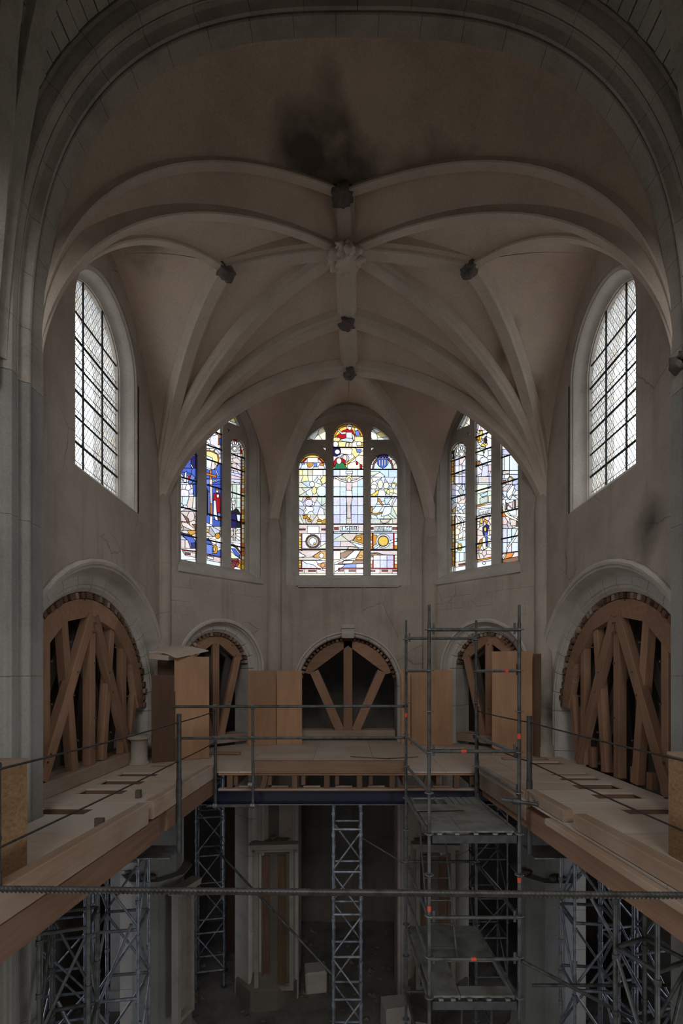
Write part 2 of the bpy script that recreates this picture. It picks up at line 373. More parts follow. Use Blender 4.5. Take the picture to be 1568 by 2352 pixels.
cp = [(1.38, 0), (1.38, -.02), (1.34, -.03), (1.33, .02), (1.30, .03), (1.30, .2)]
cv = [(1.31, .02), (1.27, .03), (1.25, .06), (1.25, .84), (1.31, .84)]
cwp = [(0, 0), (0, .03), (.05, .05), (.05, .09), (.12, .12), (.16, .22), (.22, .26), (.24, .28), (.27, .28), (.27, .6)]
csl = [(.27, 3.93, -.06), (.27, 3.96, -.08), (.27, 4.15, -.08), (.27, 4.27, .29), (.27, 4.28, .6)]
wc = wall('wall_apse_center', 'flat apse wall at the far end with the large three light window', F_ctr, -A0, A0, (-.10, 1.25, 1.41), cp, cv, CTRWIN, cwp, 11, csl)
# sill slab front and keystone console of the middle bay
v = [F_ctr(a, z, d) for a in (-1.35, 1.17) for z, d in ((3.90, 0), (3.90, -.05), (4.12, -.09), (4.16, -.08), (4.16, .1))]
mk('sill_slab', v, [(0, 1, 6, 5), (1, 2, 7, 6), (2, 3, 8, 7), (3, 4, 9, 8), (0, 4, 3, 2, 1), (5, 6, 7, 8, 9)], M['trac'], wc)
pr = [(2.62, 0), (2.62, -.06), (2.72, -.10), (2.84, -.12), (2.86, -.16), (2.95, -.16), (2.95, 0)]
v = [F_ctr(-.10 + a * (1 + (z - 2.6) * .25), z, d) for a in (-.15, .15) for z, d in pr]; n = len(pr)
mk('keystone', v, [(i, (i + 1) % n, n + (i + 1) % n, n + i) for i in range(n)] + [tuple(range(n)), tuple(reversed(range(n, 2 * n)))], M['trac'], wc)
# ashlar blocks showing where plaster has gone, on the two slanting walls
for F, nm, seed in ((F_dl, 'wall_apse_left', 3), (F_dr, 'wall_apse_right', 5)):
    rr = random.Random(seed); W_ = bpy.data.objects[nm]
    for row, (z0, z1) in enumerate(((3.60, 3.86), (3.30, 3.585), (3.02, 3.285))):
        a = -1.25 + rr.random() * .2
        while a < 1.1:
            w = rr.uniform(.28, .5)
            if abs(a + w / 2) > .75 or row < 2:
                if rr.random() < .8: plate('ashlar_block', [(a, z0), (a + w - .015, z0 + rr.uniform(-.01, .01)), (a + w - .015, z1 - .01), (a, z1)], [], F, -rr.uniform(.004, .011), .05, M['wall'], W_)
            a += w
# corner shafts of the apse
for nm, P, r_, lab in (('trim_1', FL, .17, 'slender wall shaft at the left corner where the choir wall meets the apse'), ('trim_2', FR, .17, 'slender wall shaft at the right corner where the choir wall meets the apse'),
                  ('trim_3', CL_, .21, 'wall shaft between the left and middle apse windows'), ('trim_4', CR_, .21, 'wall shaft between the middle and right apse windows')):
    n = 14; zz = [-.3, .2, .25, 4.6, 5.2, 5.6]; rs = [1.25, 1.25, 1, 1, 1.0, .7]
    v = [(P.x + r_ * rs[k] * math.cos(2 * PI * i / n), P.y + r_ * rs[k] * math.sin(2 * PI * i / n), zz[k]) for k in range(6) for i in range(n)]
    f = [(k * n + i, k * n + (i + 1) % n, (k + 1) * n + (i + 1) % n, (k + 1) * n + i) for k in range(5) for i in range(n)]
    setp(mk(nm, v, f, M['wall'], None, 40), lab, 'shaft', kind='structure')

# ------------------------------------------------------------------ ribbed vault
CE = empty('ceiling', (0, 8, 8.5), 'plastered rib vault of the choir and apse with soot stains', 'vault', kind='structure')
def curve(A, B, zs, z1, p, n=26):
    A, B = Vector((A[0], A[1])), Vector((B[0], B[1])); P = []
    for i in range(n + 1):
        u = (i / n) ** 2.2 if i < n else 1.0
        xy = A.lerp(B, u); P.append(Vector((xy.x, xy.y, zs + (z1 - zs) * (1 - (1 - u) ** p) ** (1 / p))))
    return P
def ups(P):
    U = []; d = Vector((P[-1].x - P[0].x, P[-1].y - P[0].y, 0)).normalized()
    for i in range(len(P)):
        t = (P[min(i + 1, len(P) - 1)] - P[max(i - 1, 0)]).normalized()
        U.append(Vector((-d.x * t.z, -d.y * t.z, t.dot(d))))
    return U, Vector((-d.y, d.x, 0))
RIBP = [(-.09, 0), (.09, 0), (.105, .015), (.115, .05), (.15, .085), (.165, .22), (-.165, .22), (-.15, .085), (-.115, .05), (-.105, .015)]
def rib(P, mat='rib', prof=RIBP, parent=None, k=1.0):
    U, Lt = ups(P)
    n = len(prof); v = [P[i] + Lt * a * k + U[i] * b for i in range(len(P)) for a, b in prof]
    f = [(i * n + j, i * n + (j + 1) % n, (i + 1) * n + (j + 1) % n, (i + 1) * n + j) for i in range(len(P) - 1) for j in range(n)]
    f += [tuple(range(n)), tuple(reversed(range(len(v) - n, len(v))))]
    return mk('rib', v, f, M[mat], parent or CE, 28)
RIBN = [(-.065, 0), (.065, 0), (.085, .03), (.105, .05), (.115, .32), (.0, .32), (-.05, .07), (-.075, .02)]
def raised(P, h=.14): U, _ = ups(P); return [p + u * h for p, u in zip(P, U)]
def web(A, B, bulge=.10, m=8, mat='vault'):
    v = []; f = []; n = len(A)
    for i in range(n):
        u = i / (n - 1)
        for j in range(m + 1):
            t = j / m; p = A[i].lerp(B[i], t); p = p + Vector((0, 0, bulge * math.sin(PI * t) * u)); v.append(p)
    for i in range(n - 1):
        for j in range(m): f.append((i * (m + 1) + j, i * (m + 1) + j + 1, (i + 1) * (m + 1) + j + 1, (i + 1) * (m + 1) + j))
    return mk('web', v, f, M[mat], CE, 60)
YN = 5.9; ZI = 4.9
Bn, Bm, Bf, Bt = (-.187, 7.38, 9.02), (-.15, 8.03, 8.68), (-.12, 9.2, 8.38), (-.07, D2, 8.02)
for s in (-1, 1):
    NC = (s * 3.9, YN); FC = (s * W0, D2); CC = (s * A0, D1)
    Bl = (-2.12, 8.03, 8.38) if s < 0 else (1.90, 8.03, 8.42)
    r1 = curve(NC, Bn, 5.1, Bn[2], 2.4); r2 = curve(NC, Bm, 5.1, Bm[2], 2.2); r3 = curve(NC, Bl, 5.1, Bl[2], 2.0)
    r5 = curve(FC, Bl, ZI, Bl[2], 1.75); r6 = curve(FC, Bm, ZI, Bm[2], 1.8); r7 = curve(FC, Bf, ZI, Bf[2], 1.75); r8 = curve(FC, Bt, ZI, Bt[2], 1.75)
    r9 = curve(CC, Bt, ZI, Bt[2], 1.75)
    for r_ in (r1, r2, r3): rib(r_, prof=RIBN if s < 0 else [(-a, b) for a, b in reversed(RIBN)])
    for r_ in (r5, r6, r7, r8): rib(r_)
    rib(r9, k=.85)
    ca = curve(NC, (0, YN), 5.1, 9.5, 2.8)
    WA = (s * W0, 7.95, 8.62)
    wn_ = curve((s * W0, YN), WA, 5.1, WA[2], 1.9); wf = curve(FC, WA, ZI, WA[2], 1.75)
    R = raised
    Rn = lambda c: raised(c, .05)
    Rf = lambda c: raised(c, .27)
    web(ca, Rn(r1), mat='web_old'); web(Rf(r1), Rn(r2), .05); web(Rf(r2), Rn(r3), .05); web(raised(r3, .14), wn_)
    web(wf, R(r5)); web(R(r5), R(r6), .06); web(R(r6), R(r7), .06); web(R(r7), R(r8), .04)
    dm = (s * (W0 + A0) / 2, (D1 + D2) / 2, 8.52); cm = (-.09, D1, 8.56)
    wd1 = curve(FC, dm, ZI, dm[2], 1.9); wd2 = curve(CC, dm, ZI, dm[2], 1.9); wc1 = curve(CC, cm, ZI, cm[2], 1.9)
    web(R(r8), wd1); web(R(r9), wd2); web(R(r9), wc1)
    # liernes
    def lierne(a, b, dz=0.0, n=10):
        P = [Vector(a).lerp(Vector(b), i / n) + Vector((0, 0, dz * math.sin(PI * i / n))) for i in range(n + 1)]
        rib(P, k=1.15)
    lierne(Bl, Bm, .06)
    if s < 0: lierne(Bn, Bm, .03); lierne(Bm, Bf, .03); lierne(Bf, Bt, .02)
# wall ribs where the webs meet the walls would be plaster only; bosses
def lump(name, c, r, mat, seed, lobes=0, flat=.7, sub=3, amp=.16):
    bm = bmesh.new(); bmesh.ops.create_icosphere(bm, subdivisions=sub, radius=1); rr = random.Random(seed)
    ph = [(rr.uniform(2, 7), rr.uniform(0, 6), Vector((rr.uniform(-1, 1), rr.uniform(-1, 1), rr.uniform(-1, 1))).normalized()) for _ in range(5)]
    for v in bm.verts:
        d = v.co.normalized(); k = 1 + amp * sum(math.sin(f_ * 2.2 * d.dot(ax) + p_) for f_, p_, ax in ph) / 2.2
        if lobes:
            th = math.atan2(d.y, d.x); k *= 1 + .13 * math.cos(lobes * th) * (1 - abs(d.z)) + .07 * math.cos(2 * lobes * th + 5 * d.z)
        v.co = Vector((d.x * k, d.y * k, d.z * k * flat)) * r
    me = bpy.data.meshes.new(name); bm.to_mesh(me); bm.free()
    for p in me.polygons: p.use_smooth = True
    return link(name, me, M[mat], CE, Matrix.Translation(Vector(c)))
mb = lump('boss', (-.15, 7.99, 8.60), .25, 'rib', 4, 9, .5, 4)
mb['label'] = 'large carved foliage boss'
for k in range(10):
    a = 2 * PI * k / 10
    lf = lump('leaf', (-.15 + .225 * math.cos(a), 7.99 + .225 * math.sin(a), 8.56 + .03 * (k % 2)),     .095, 'rib', 20 + k, 5, .75, 2, .3); adopt(lf, mb)
for k, (b, r_) in enumerate(((Bn, .17), (Bf, .15), (Bt, .15), ((-2.12, 8.03, 8.38), .15), ((1.90, 8.03, 8.42), .15))):
    bo = lump('boss', (b[0], b[1] - .02, b[2] - .0), r_ * .92, 'dstone', 50 + k, 0, .75, 3, .22); bo['label'] = 'small broken stone boss'

# ------------------------------------------------------------------ chancel arch with its voussoirs
CA = empty('trim_5', (0, 5.5, 0), 'broad moulded stone chancel arch framing the view', 'arch', kind='structure')
def apath(n_, t):
    """t<0: pier height below springing, 0..pi over the arch"""
    a, b = 3.83 + n_, 4.4 + n_
    if t < 0: return (-a, 5.1 + t)
    if t > PI: return (a, 5.1 - (t - PI))
    c, s_ = math.cos(t), math.sin(t); e = 2 / 2.8
    return (-math.copysign(abs(c) ** e, c) * a, 5.1 + abs(s_) ** e * b)
ring_in = [(0, 5.9), (0, 5.70), (.012, 5.69), (.5, 5.69), (.5, 5.9)]
ring_out = [(0.03, 5.685), (0.03, 5.6706), (0.0, 5.6598), (-0.025, 5.6346), (-0.02, 5.6094), (0.02, 5.5914), (0.055, 5.5662), (0.065, 5.5302), (0.045, 5.4942), (0.02, 5.4798), (0.02, 5.469), (0.035, 5.4654), (0.035, 5.4582), (0.02, 5.4546), (0.015, 5.3718), (0.03, 5.3502), (0.06, 5.3466), (0.08, 5.3286), (0.15, 5.3214), (0.17, 5.2998), (0.5, 5.2998), (0.5, 5.685)]
_ts = [PI * i / 4000 for i in range(4001)]; _S = [0]
for i in range(4000): _S.append(_S[-1] + math.dist(apath(0, _ts[i]), apath(0, _ts[i + 1])))
def s2t(g):
    lo, hi = 0, 4000
    while hi - lo > 1:
        m_ = (lo + hi) // 2
        if _S[m_] <= g: lo = m_
        else: hi = m_
    k = (g - _S[lo]) / max(1e-9, _S[hi] - _S[lo]); return _ts[lo] + (_ts[hi] - _ts[lo]) * max(0, min(1, k))
def asegs(prof, bounds, nm, mat, gap=.0022):
    for t0, t1 in zip(bounds[:-1], bounds[1:]):
        inarch = nm == 'voussoir'
        g = gap
        k = 5 if inarch else 1
        v = []; n = len(prof)
        for i in range(k + 1):
            t = (t0 + g) + (t1 - t0 - 2 * g) * i / k
            if inarch: t = s2t(t)
            for nn, y in prof:
                x, z = apath(nn, t); v.append((x, y, z))
        f = [(i * n + j, i * n + (j + 1) % n, (i + 1) * n + (j + 1) % n, (i + 1) * n + j) for i in range(k) for j in range(n)]
        f += [tuple(range(n)), tuple(reversed(range(len(v) - n, len(v))))]
        mk(nm, v, f, M[mat], CA, 35)
def arcpos(ns): return [_S[-1] * k / ns for k in range(ns + 1)]
pl = [-11.6, -9.5, -7.4, -5.3, -3.4, -1.6, 0]; pr_ = [PI + 0, PI + 1.6, PI + 3.4, PI + 5.3, PI + 7.4, PI + 9.5, PI + 11.6]
asegs(ring_in, arcpos(27), 'voussoir', 'arch'); asegs(ring_out, arcpos(22), 'voussoir', 'arch')
for pts in (pl, pr_):
    asegs(ring_in, pts, 'pier_block', 'pier'); asegs(ring_out, pts, 'pier_block', 'pier')
core = [(.08, 5.86), (.08, 5.42), (.55, 5.42), (.55, 5.86)]
for pts in ((-11.6, 0), (PI, PI + 11.6)): asegs(core, pts, 'mortar_core', 'joint')
v = []
for i in range(61):
    for nn, y in core: x, z = apath(nn, s2t(_S[-1] * i / 60)); v.append((x, y, z))
mk('mortar_core', v, [(i * 4 + j, i * 4 + (j + 1) % 4, i * 4 + 4 + (j + 1) % 4, i * 4 + 4 + j) for i in range(60) for j in range(4)], M['joint'], CA)

# ------------------------------------------------------------------ nave behind and above the camera
CN = empty('ceiling_nave', (0, 0, 9), 'nave vault of small coursed stones above the chancel arch', 'vault', kind='structure')
def bpath(n_, t): return apath(.17 + n_, t)
v = []
for i in range(81):
    t = s2t(_S[-1] * i / 80)
    for y in (5.4, 4.8, 4.4, 4.0, 3.2): x, z = bpath(.035, t); v.append((x, y, z))
mk('web_backing', v, [(i * 5 + j, i * 5 + j + 1, i * 5 + 6 + j, i * 5 + 5 + j) for i in range(80) for j in range(4)], M['joint'], CN)
rr = random.Random(11)
tt = arcpos(96)
for i in list(range(12, 40)) + list(range(56, 84)):
    t0, t1 = s2t(tt[i] + .005), s2t(tt[i + 1] - .005); y = 5.285
    while y > 4.1:
        L_ = rr.uniform(.17, .36); y1 = max(y - L_, 4.05); n0 = rr.uniform(-.006, .012); v = []
        for nn in (n0, .05):
            for tq, yq in ((t0, y), (t1, y), (t1, y1 + .012), (t0, y1 + .012)): x, z = bpath(nn, tq); v.append((x, yq, z))
        mk('web_stone', v, [(0, 1, 2, 3), (7, 6, 5, 4), (0, 4, 5, 1), (1, 5, 6, 2), (2, 6, 7, 3), (3, 7, 4, 0)], M['brick'], CN)
        y = y1
for s in (-1, 1):
    for (pts) in ([(-3.92, 5.28, 5.2), (-3.86, 5.26, 6.0), (-3.72, 5.20, 6.9), (-3.51, 5.10, 7.74), (-3.14, 4.85, 8.47), (-2.6, 4.5, 8.98), (-2.0, 4.1, 9.3)],
                  [(-3.93, 5.14, 4.9), (-3.88, 5.10, 5.6), (-3.75, 5.03, 6.58), (-3.55, 4.85, 7.48), (-3.34, 4.62, 8.1), (-2.9, 4.25, 8.65), (-2.2, 3.95, 9.1)]):
        P = [Vector((-s * x, y, z)) if s > 0 else Vector((x, y, z)) for x, y, z in pts]
        Q = []
        for i in range(len(P) - 1):
            p0, p1, p2, p3 = P[max(i - 1, 0)], P[i], P[i + 1], P[min(i + 2, len(P) - 1)]
            for k in range(4):
                u = k / 4; Q.append(.5 * ((2 * p1) + (p2 - p0) * u + (2 * p0 - 5 * p1 + 4 * p2 - p3) * u * u + (3 * p1 - p0 - 3 * p2 + p3) * u ** 3))
        Q.append(P[-1]); rib(Q, 'brick', parent=CN, k=.8)
def hole_wall(name, label, F, lo, hi, zlo, zhi, holes, mat, t=.4):
    return setp(plate(name, [(lo, zlo), (hi, zlo), (hi, zhi), (lo, zhi)], holes, F, 0, t, mat), label, 'wall', kind='structure')
for s, nm in ((-1, 'left'), (1, 'right')):
    F = FR_((s * NAVE, 0, 0), (0, 1, 0), (s, 0, 0))
    hs = [[(.3, -4.7), (2.9, -4.7), (2.9, -1.7), (.3, -1.7)]] + [[(c - 1.7, 8.6), (c + 1.7, 8.6), (c + 1.7, 11.8), (c - 1.7, 11.8)] for c in (1.6, -4.6)]  # openings cut for the added nave lamps
    hole_wall('wall_nave_' + nm, 'nave wall on the %s beside the camera' % nm, F, -9.4, 5.25, ZG, 12.6, hs, M['pier'])
hole_wall('wall_nave_back', 'west wall of the nave behind the camera', FR_((0, -9, 0), (1, 0, 0), (0, -1, 0)), -4.8, 4.8, ZG, 12.6, [[(-2.3, 7.4), (2.3, 7.4), (2.3, 11.8), (-2.3, 11.8)]], M['pier'])

# ------------------------------------------------------------------ ambulatory around the choir, below the windows
XA, YA = 7.4, 16.0
hole_wall('wall_ambulatory_left', 'dark outer wall of the left aisle', FR_((-XA, 0, 0), (0, 1, 0), (-1, 0, 0)), 3.5, YA, ZG, 4.0, [[(7.2, -5.6), (9.6, -5.6), (9.6, -2.0), (7.2, -2.0)]], M['lower'])
hole_wall('wall_ambulatory_right', 'dark outer wall of the right aisle', FR_((XA, 0, 0), (0, 1, 0), (1, 0, 0)), 3.5, YA, ZG, 4.0, [[(7.2, -5.6), (9.6, -5.6), (9.6, -2.0), (7.2, -2.0)]], M['lower'])
hole_wall('wall_ambulatory_back', 'dark outer wall of the ambulatory seen under the deck', FR_((0, YA, 0), (1, 0, 0), (0, 1, 0)), -XA, XA, ZG, 4.0, [[(-4.32, -5.9), (-4.02, -5.9), (-4.02, -1.6), (-4.32, -1.6)], [(3.58, -5.9), (3.98, -5.9), (3.98, -1.6), (3.58, -1.6)]], M['lower'])
for s in (-1, 1):
    hole_wall('wall_aisle_%s' % ('left' if s < 0 else 'right'), 'cross wall closing the %s aisle towards the nave' % ('left' if s < 0 else 'right'), FR_((0, 3.6, 0), (1, 0, 0), (0, -1, 0)), min(s * 4.3, s * 7.6), max(s * 4.3, s * 7.6), ZG, 4.0, [], M['lower'])
setp(plate('ceiling_ambulatory', [(-7.8, 3.2), (7.8, 3.2), (7.8, 16.4), (-7.8, 16.4)], [[(-4.2, 3.0), (4.2, 3.0), (4.2, 10.2), (2.1, 12.4), (-2.1, 12.4), (-4.2, 10.2)]], lambda a, y, d: Vector((a, y, d)), 3.6, 3.85, M['lower']), 'low roof over the ambulatory outside the choir arches', 'ceiling', kind='structure')
# choir roof closing off the sky above the vault
setp(plate('ceiling_roof', [(-5.0, 5.0), (5.0, 5.0), (5.0, 10.6), (2.4, 13.2), (-2.4, 13.2), (-5.0, 10.6)], [], lambda a, y, d: Vector((a, y, d)), 10.4, 10.6, M['lower']), 'roof boards above the choir vault', 'roof', kind='structure')
setp(plate('ceiling_roof_nave', [(-5.4, -9.5), (5.4, -9.5), (5.4, 5.3), (-5.4, 5.3)], [], lambda a, y, d: Vector((a, y, d)), 12.6, 12.8, M['pier']), 'roof above the tall nave', 'roof', kind='structure')
arc_ = [(x, 5.2 + 2.15 * max(0, 1 - (abs(x) / 4.3) ** 5) ** (1 / 2.2)) for x in [-4.3 + 8.6 * i / 48 for i in range(49)]]
setp(plate('wall_nave_arch', [(-4.5, 5.2), (-4.5, 12.7), (4.5, 12.7), (4.5, 5.2)] + list(reversed(arc_)), [], FR_((0, 3.1, 0), (1, 0, 0), (0, 1, 0)), 0, .35, M['pier']), 'unseen arch added above the camera to shade the choir vault', 'arch', kind='structure')  # added out of view to keep nave light off the choir vault
# floor of the church, uneven and littered
n = 60; v = []; f = []; rr = random.Random(2)
for i in range(n + 1):
    for j in range(n + 1):
        x = -8 + 16 * i / n; y = -9.4 + 26 * j / n
        v.append((x, y, ZG + .04 * math.sin(3 * x + y) * math.sin(2.3 * y) + rr.uniform(0, .05)))
for i in range(n):
    for j in range(n): f.append((i * (n + 1) + j, (i + 1) * (n + 1) + j, (i + 1) * (n + 1) + j + 1, i * (n + 1) + j + 1))
GF = setp(mk('floor_ground', v, f, M['ground'], None, 60), 'dusty uneven church floor far below the deck', 'floor', kind='structure')

for k, (x, y, z, r_) in enumerate(((3.83, 5.74, 5.40, .10), (3.86, 5.60, 5.33, .08), (3.82, 5.66, 5.46, .06))):
    o = lump('broken_corbel', (x, y, z), r_, 'dstone', 70 + k, 0, .9, 2, .35); o.parent = None; o.matrix_parent_inverse = Matrix(); adopt(o, CA)
# ================================================================== WINDOWS
TC = dict(W=(.80, .84, .86), PW=(.82, .80, .62), Y=(.80, .56, .10), PY=(.80, .74, .34), A=(.60, .27, .04), R=(.42, .012, .02), B=(.07, .12, .50),
          LB=(.60, .74, .90), G=(.03, .16, .06), DB=(.022, .02, .10), O=(.62, .20, .03), P=(.74, .62, .58), LV=(.66, .66, .82), BR=(.22, .10, .05),
          GR=(.45, .44, .45), M=(.22, .06, .06), T=(.66, .58, .50), LG=(.62, .68, .58), K=(.02, .02, .025), MB=(.16, .24, .62))
def glass_light(win, F, toL, poly, shapes, seed, bars=(), bar_w=None):
    """one light: overlay the glass shapes, make a pane of each, lead cames between them"""
    rr = random.Random(seed); polys = [poly]; cols = [(.8, .8, .8)]
    def add(c, P):
        if len(P) >= 3: polys.append(P); b = TC[c]; k = rr.uniform(.86, 1.08); cols.append(tuple(min(.95, x * .54 * k * rr.uniform(.95, 1.05)) for x in b))
    for sh in shapes:
        c, cr = sh[0], sh[1]
        cv_ = lambda x, y: toL(cr[0] + x / cr[2], cr[1] + y / cr[2])
        if c == 'V':                                    # crowd or drapery: irregular cells in a rectangle
            _, _, x0, y0, x1, y1, n, cs = sh; cs = cs.split()
            seeds = [(rr.uniform(x0, x1), rr.uniform(y0, y1)) for _ in range(n)]
            for i, s_ in enumerate(seeds):
                P = [(x0, y0), (x1, y0), (x1, y1), (x0, y1)]
                for j, t in enumerate(seeds):
                    if i == j: continue
                    mx, my = (s_[0] + t[0]) / 2, (s_[1] + t[1]) / 2; dx, dy = t[0] - s_[0], t[1] - s_[1]; Qn = []
                    for k in range(len(P)):
                        p, q_ = P[k], P[(k + 1) % len(P)]
                        a = (p[0] - mx) * dx + (p[1] - my) * dy; b = (q_[0] - mx) * dx + (q_[1] - my) * dy
                        if a <= 0: Qn.append(p)
                        if a * b < 0: u = a / (a - b); Qn.append((p[0] + (q_[0] - p[0]) * u, p[1] + (q_[1] - p[1]) * u))
                    P = Qn
                    if len(P) < 3: break
                if len(P) >= 3: add(rr.choice(cs), [cv_(*p) for p in P])
        elif c == 'G':
            _, _, xs, ys, cs = sh; cs = cs.split()
            for i in range(len(xs) - 1):
                for j in range(len(ys) - 1): add(rr.choice(cs), [cv_(xs[i], ys[j]), cv_(xs[i + 1], ys[j]), cv_(xs[i + 1], ys[j + 1]), cv_(xs[i], ys[j + 1])])
        elif sh[2] == 'o':
            _, _, _, x, y, rx, ry = sh; add(c, [cv_(x + rx * math.cos(2 * PI * i / 14), y + ry * math.sin(2 * PI * i / 14)) for i in range(14)])
        else:
            p = sh[2]; add(c, [cv_(p[i], p[i + 1]) for i in range(0, len(p), 2)])
    V, T = cdt(polys)
    top = {}; piece = {}; edge = {}
    for k, (t, ids) in enumerate(T):
        if 0 not in ids: continue
        top[k] = max(ids); piece.setdefault(top[k], []).append(t)
        for i in range(3): edge.setdefault(frozenset((t[i], t[(i + 1) % 3])), []).append(top[k])
    d = .36
    # cames
    v = []; f = []
    for e, ids in edge.items():
        if len(ids) == 2 and ids[0] == ids[1]: continue
        a, b = [V[i] for i in e]; dv = (b - a)
        if dv.length < 1e-4: continue
        hw = .0060 if len(ids) == 2 else .010
        nn = Vector((-dv.y, dv.x)).normalized() * hw; ex = dv.normalized() * hw * .6; k = len(v)
        for p in (a - ex - nn, b + ex - nn, b + ex + nn, a - ex + nn): v.append(F(p.x, p.y, d - .003))
        for p in (a - ex - nn, b + ex - nn, b + ex + nn, a - ex + nn): v.append(F(p.x, p.y, d + .003))
        f += [(k, k + 1, k + 2, k + 3), (k + 7, k + 6, k + 5, k + 4), (k, k + 4, k + 5, k + 1), (k + 3, k + 2, k + 6, k + 7)]
    ld = mk('lead_cames', v, f, M['lead'], win)
    small = []
    def build(nm, groups, kind=None):
        vs_ = []; fs = []; cc = []
        for pid in groups:
            for t in piece[pid]:
                k = len(vs_); vs_ += [F(V[i].x, V[i].y, d) for i in t]; fs.append((k, k + 1, k + 2)); cc += [cols[pid]] * 3
        me = mesh(nm, vs_, fs); at = me.attributes.new('tint', 'FLOAT_COLOR', 'CORNER')
        at.data.foreach_set('color', [x for c in cc for x in (*c, 1)])
        o = link(nm, me, M['glass'], ld)
        if kind: o['kind'] = kind
    for pid, ts in piece.items():
        ar = sum(abs((V[t[1]] - V[t[0]]).cross(V[t[2]] - V[t[0]])) / 2 for t in ts)
        if ar > .010: build('glass_piece', [pid])
        else: small.append(pid)
    if small: build('glass_fragments', small, 'stuff')
    a0 = min(p[0] for p in poly); a1 = max(p[0] for p in poly)
    for z in bars:
        if z < max(p[1] for p in poly) - .05:
            m_ = F((a0 + a1) / 2, z, d - .025); beam('saddle_bar', F(a0 - .03, z, d - .025), F(a1 + .03, z, d - .025), .02, .034, M['iron'], win)
    return ld
def lancet(x0, x1, zc, zs, zb, n=14):
    c, h = (x0 + x1) / 2, (x1 - x0) / 2
    return [(x0, zb)] + [(c - h * math.cos(PI * i / n), zs + (zc - zs) * math.sin(PI * i / n)) for i in range(n + 1)] + [(x1, zb)]
def plane_map(o, n, d):
    """frame pixel -> (a, z) on the glass plane of a wall whose frame is (o, u, n)"""
    o = Vector(o); n = Vector(n).normalized(); u = Vector((n.y, -n.x, 0)); p0 = o + n * d
    def g(x, y):
        r = Vector(((x - VX) / FPX, 1, (VY - y) / FPX)); c = Vector((CX, 0, CZ))
        t = (p0 - c).dot(n) / r.dot(n); P = c + r * t
        return ((P - o).dot(u), P.z)
    return g
c1, c2, c3, c4, c5, c6 = (670, 930, 6.03), (670, 1130, 6.03), (400, 930, 7.84), (400, 1120, 7.84), (1010, 930, 7.84), (1010, 1120, 7.84)
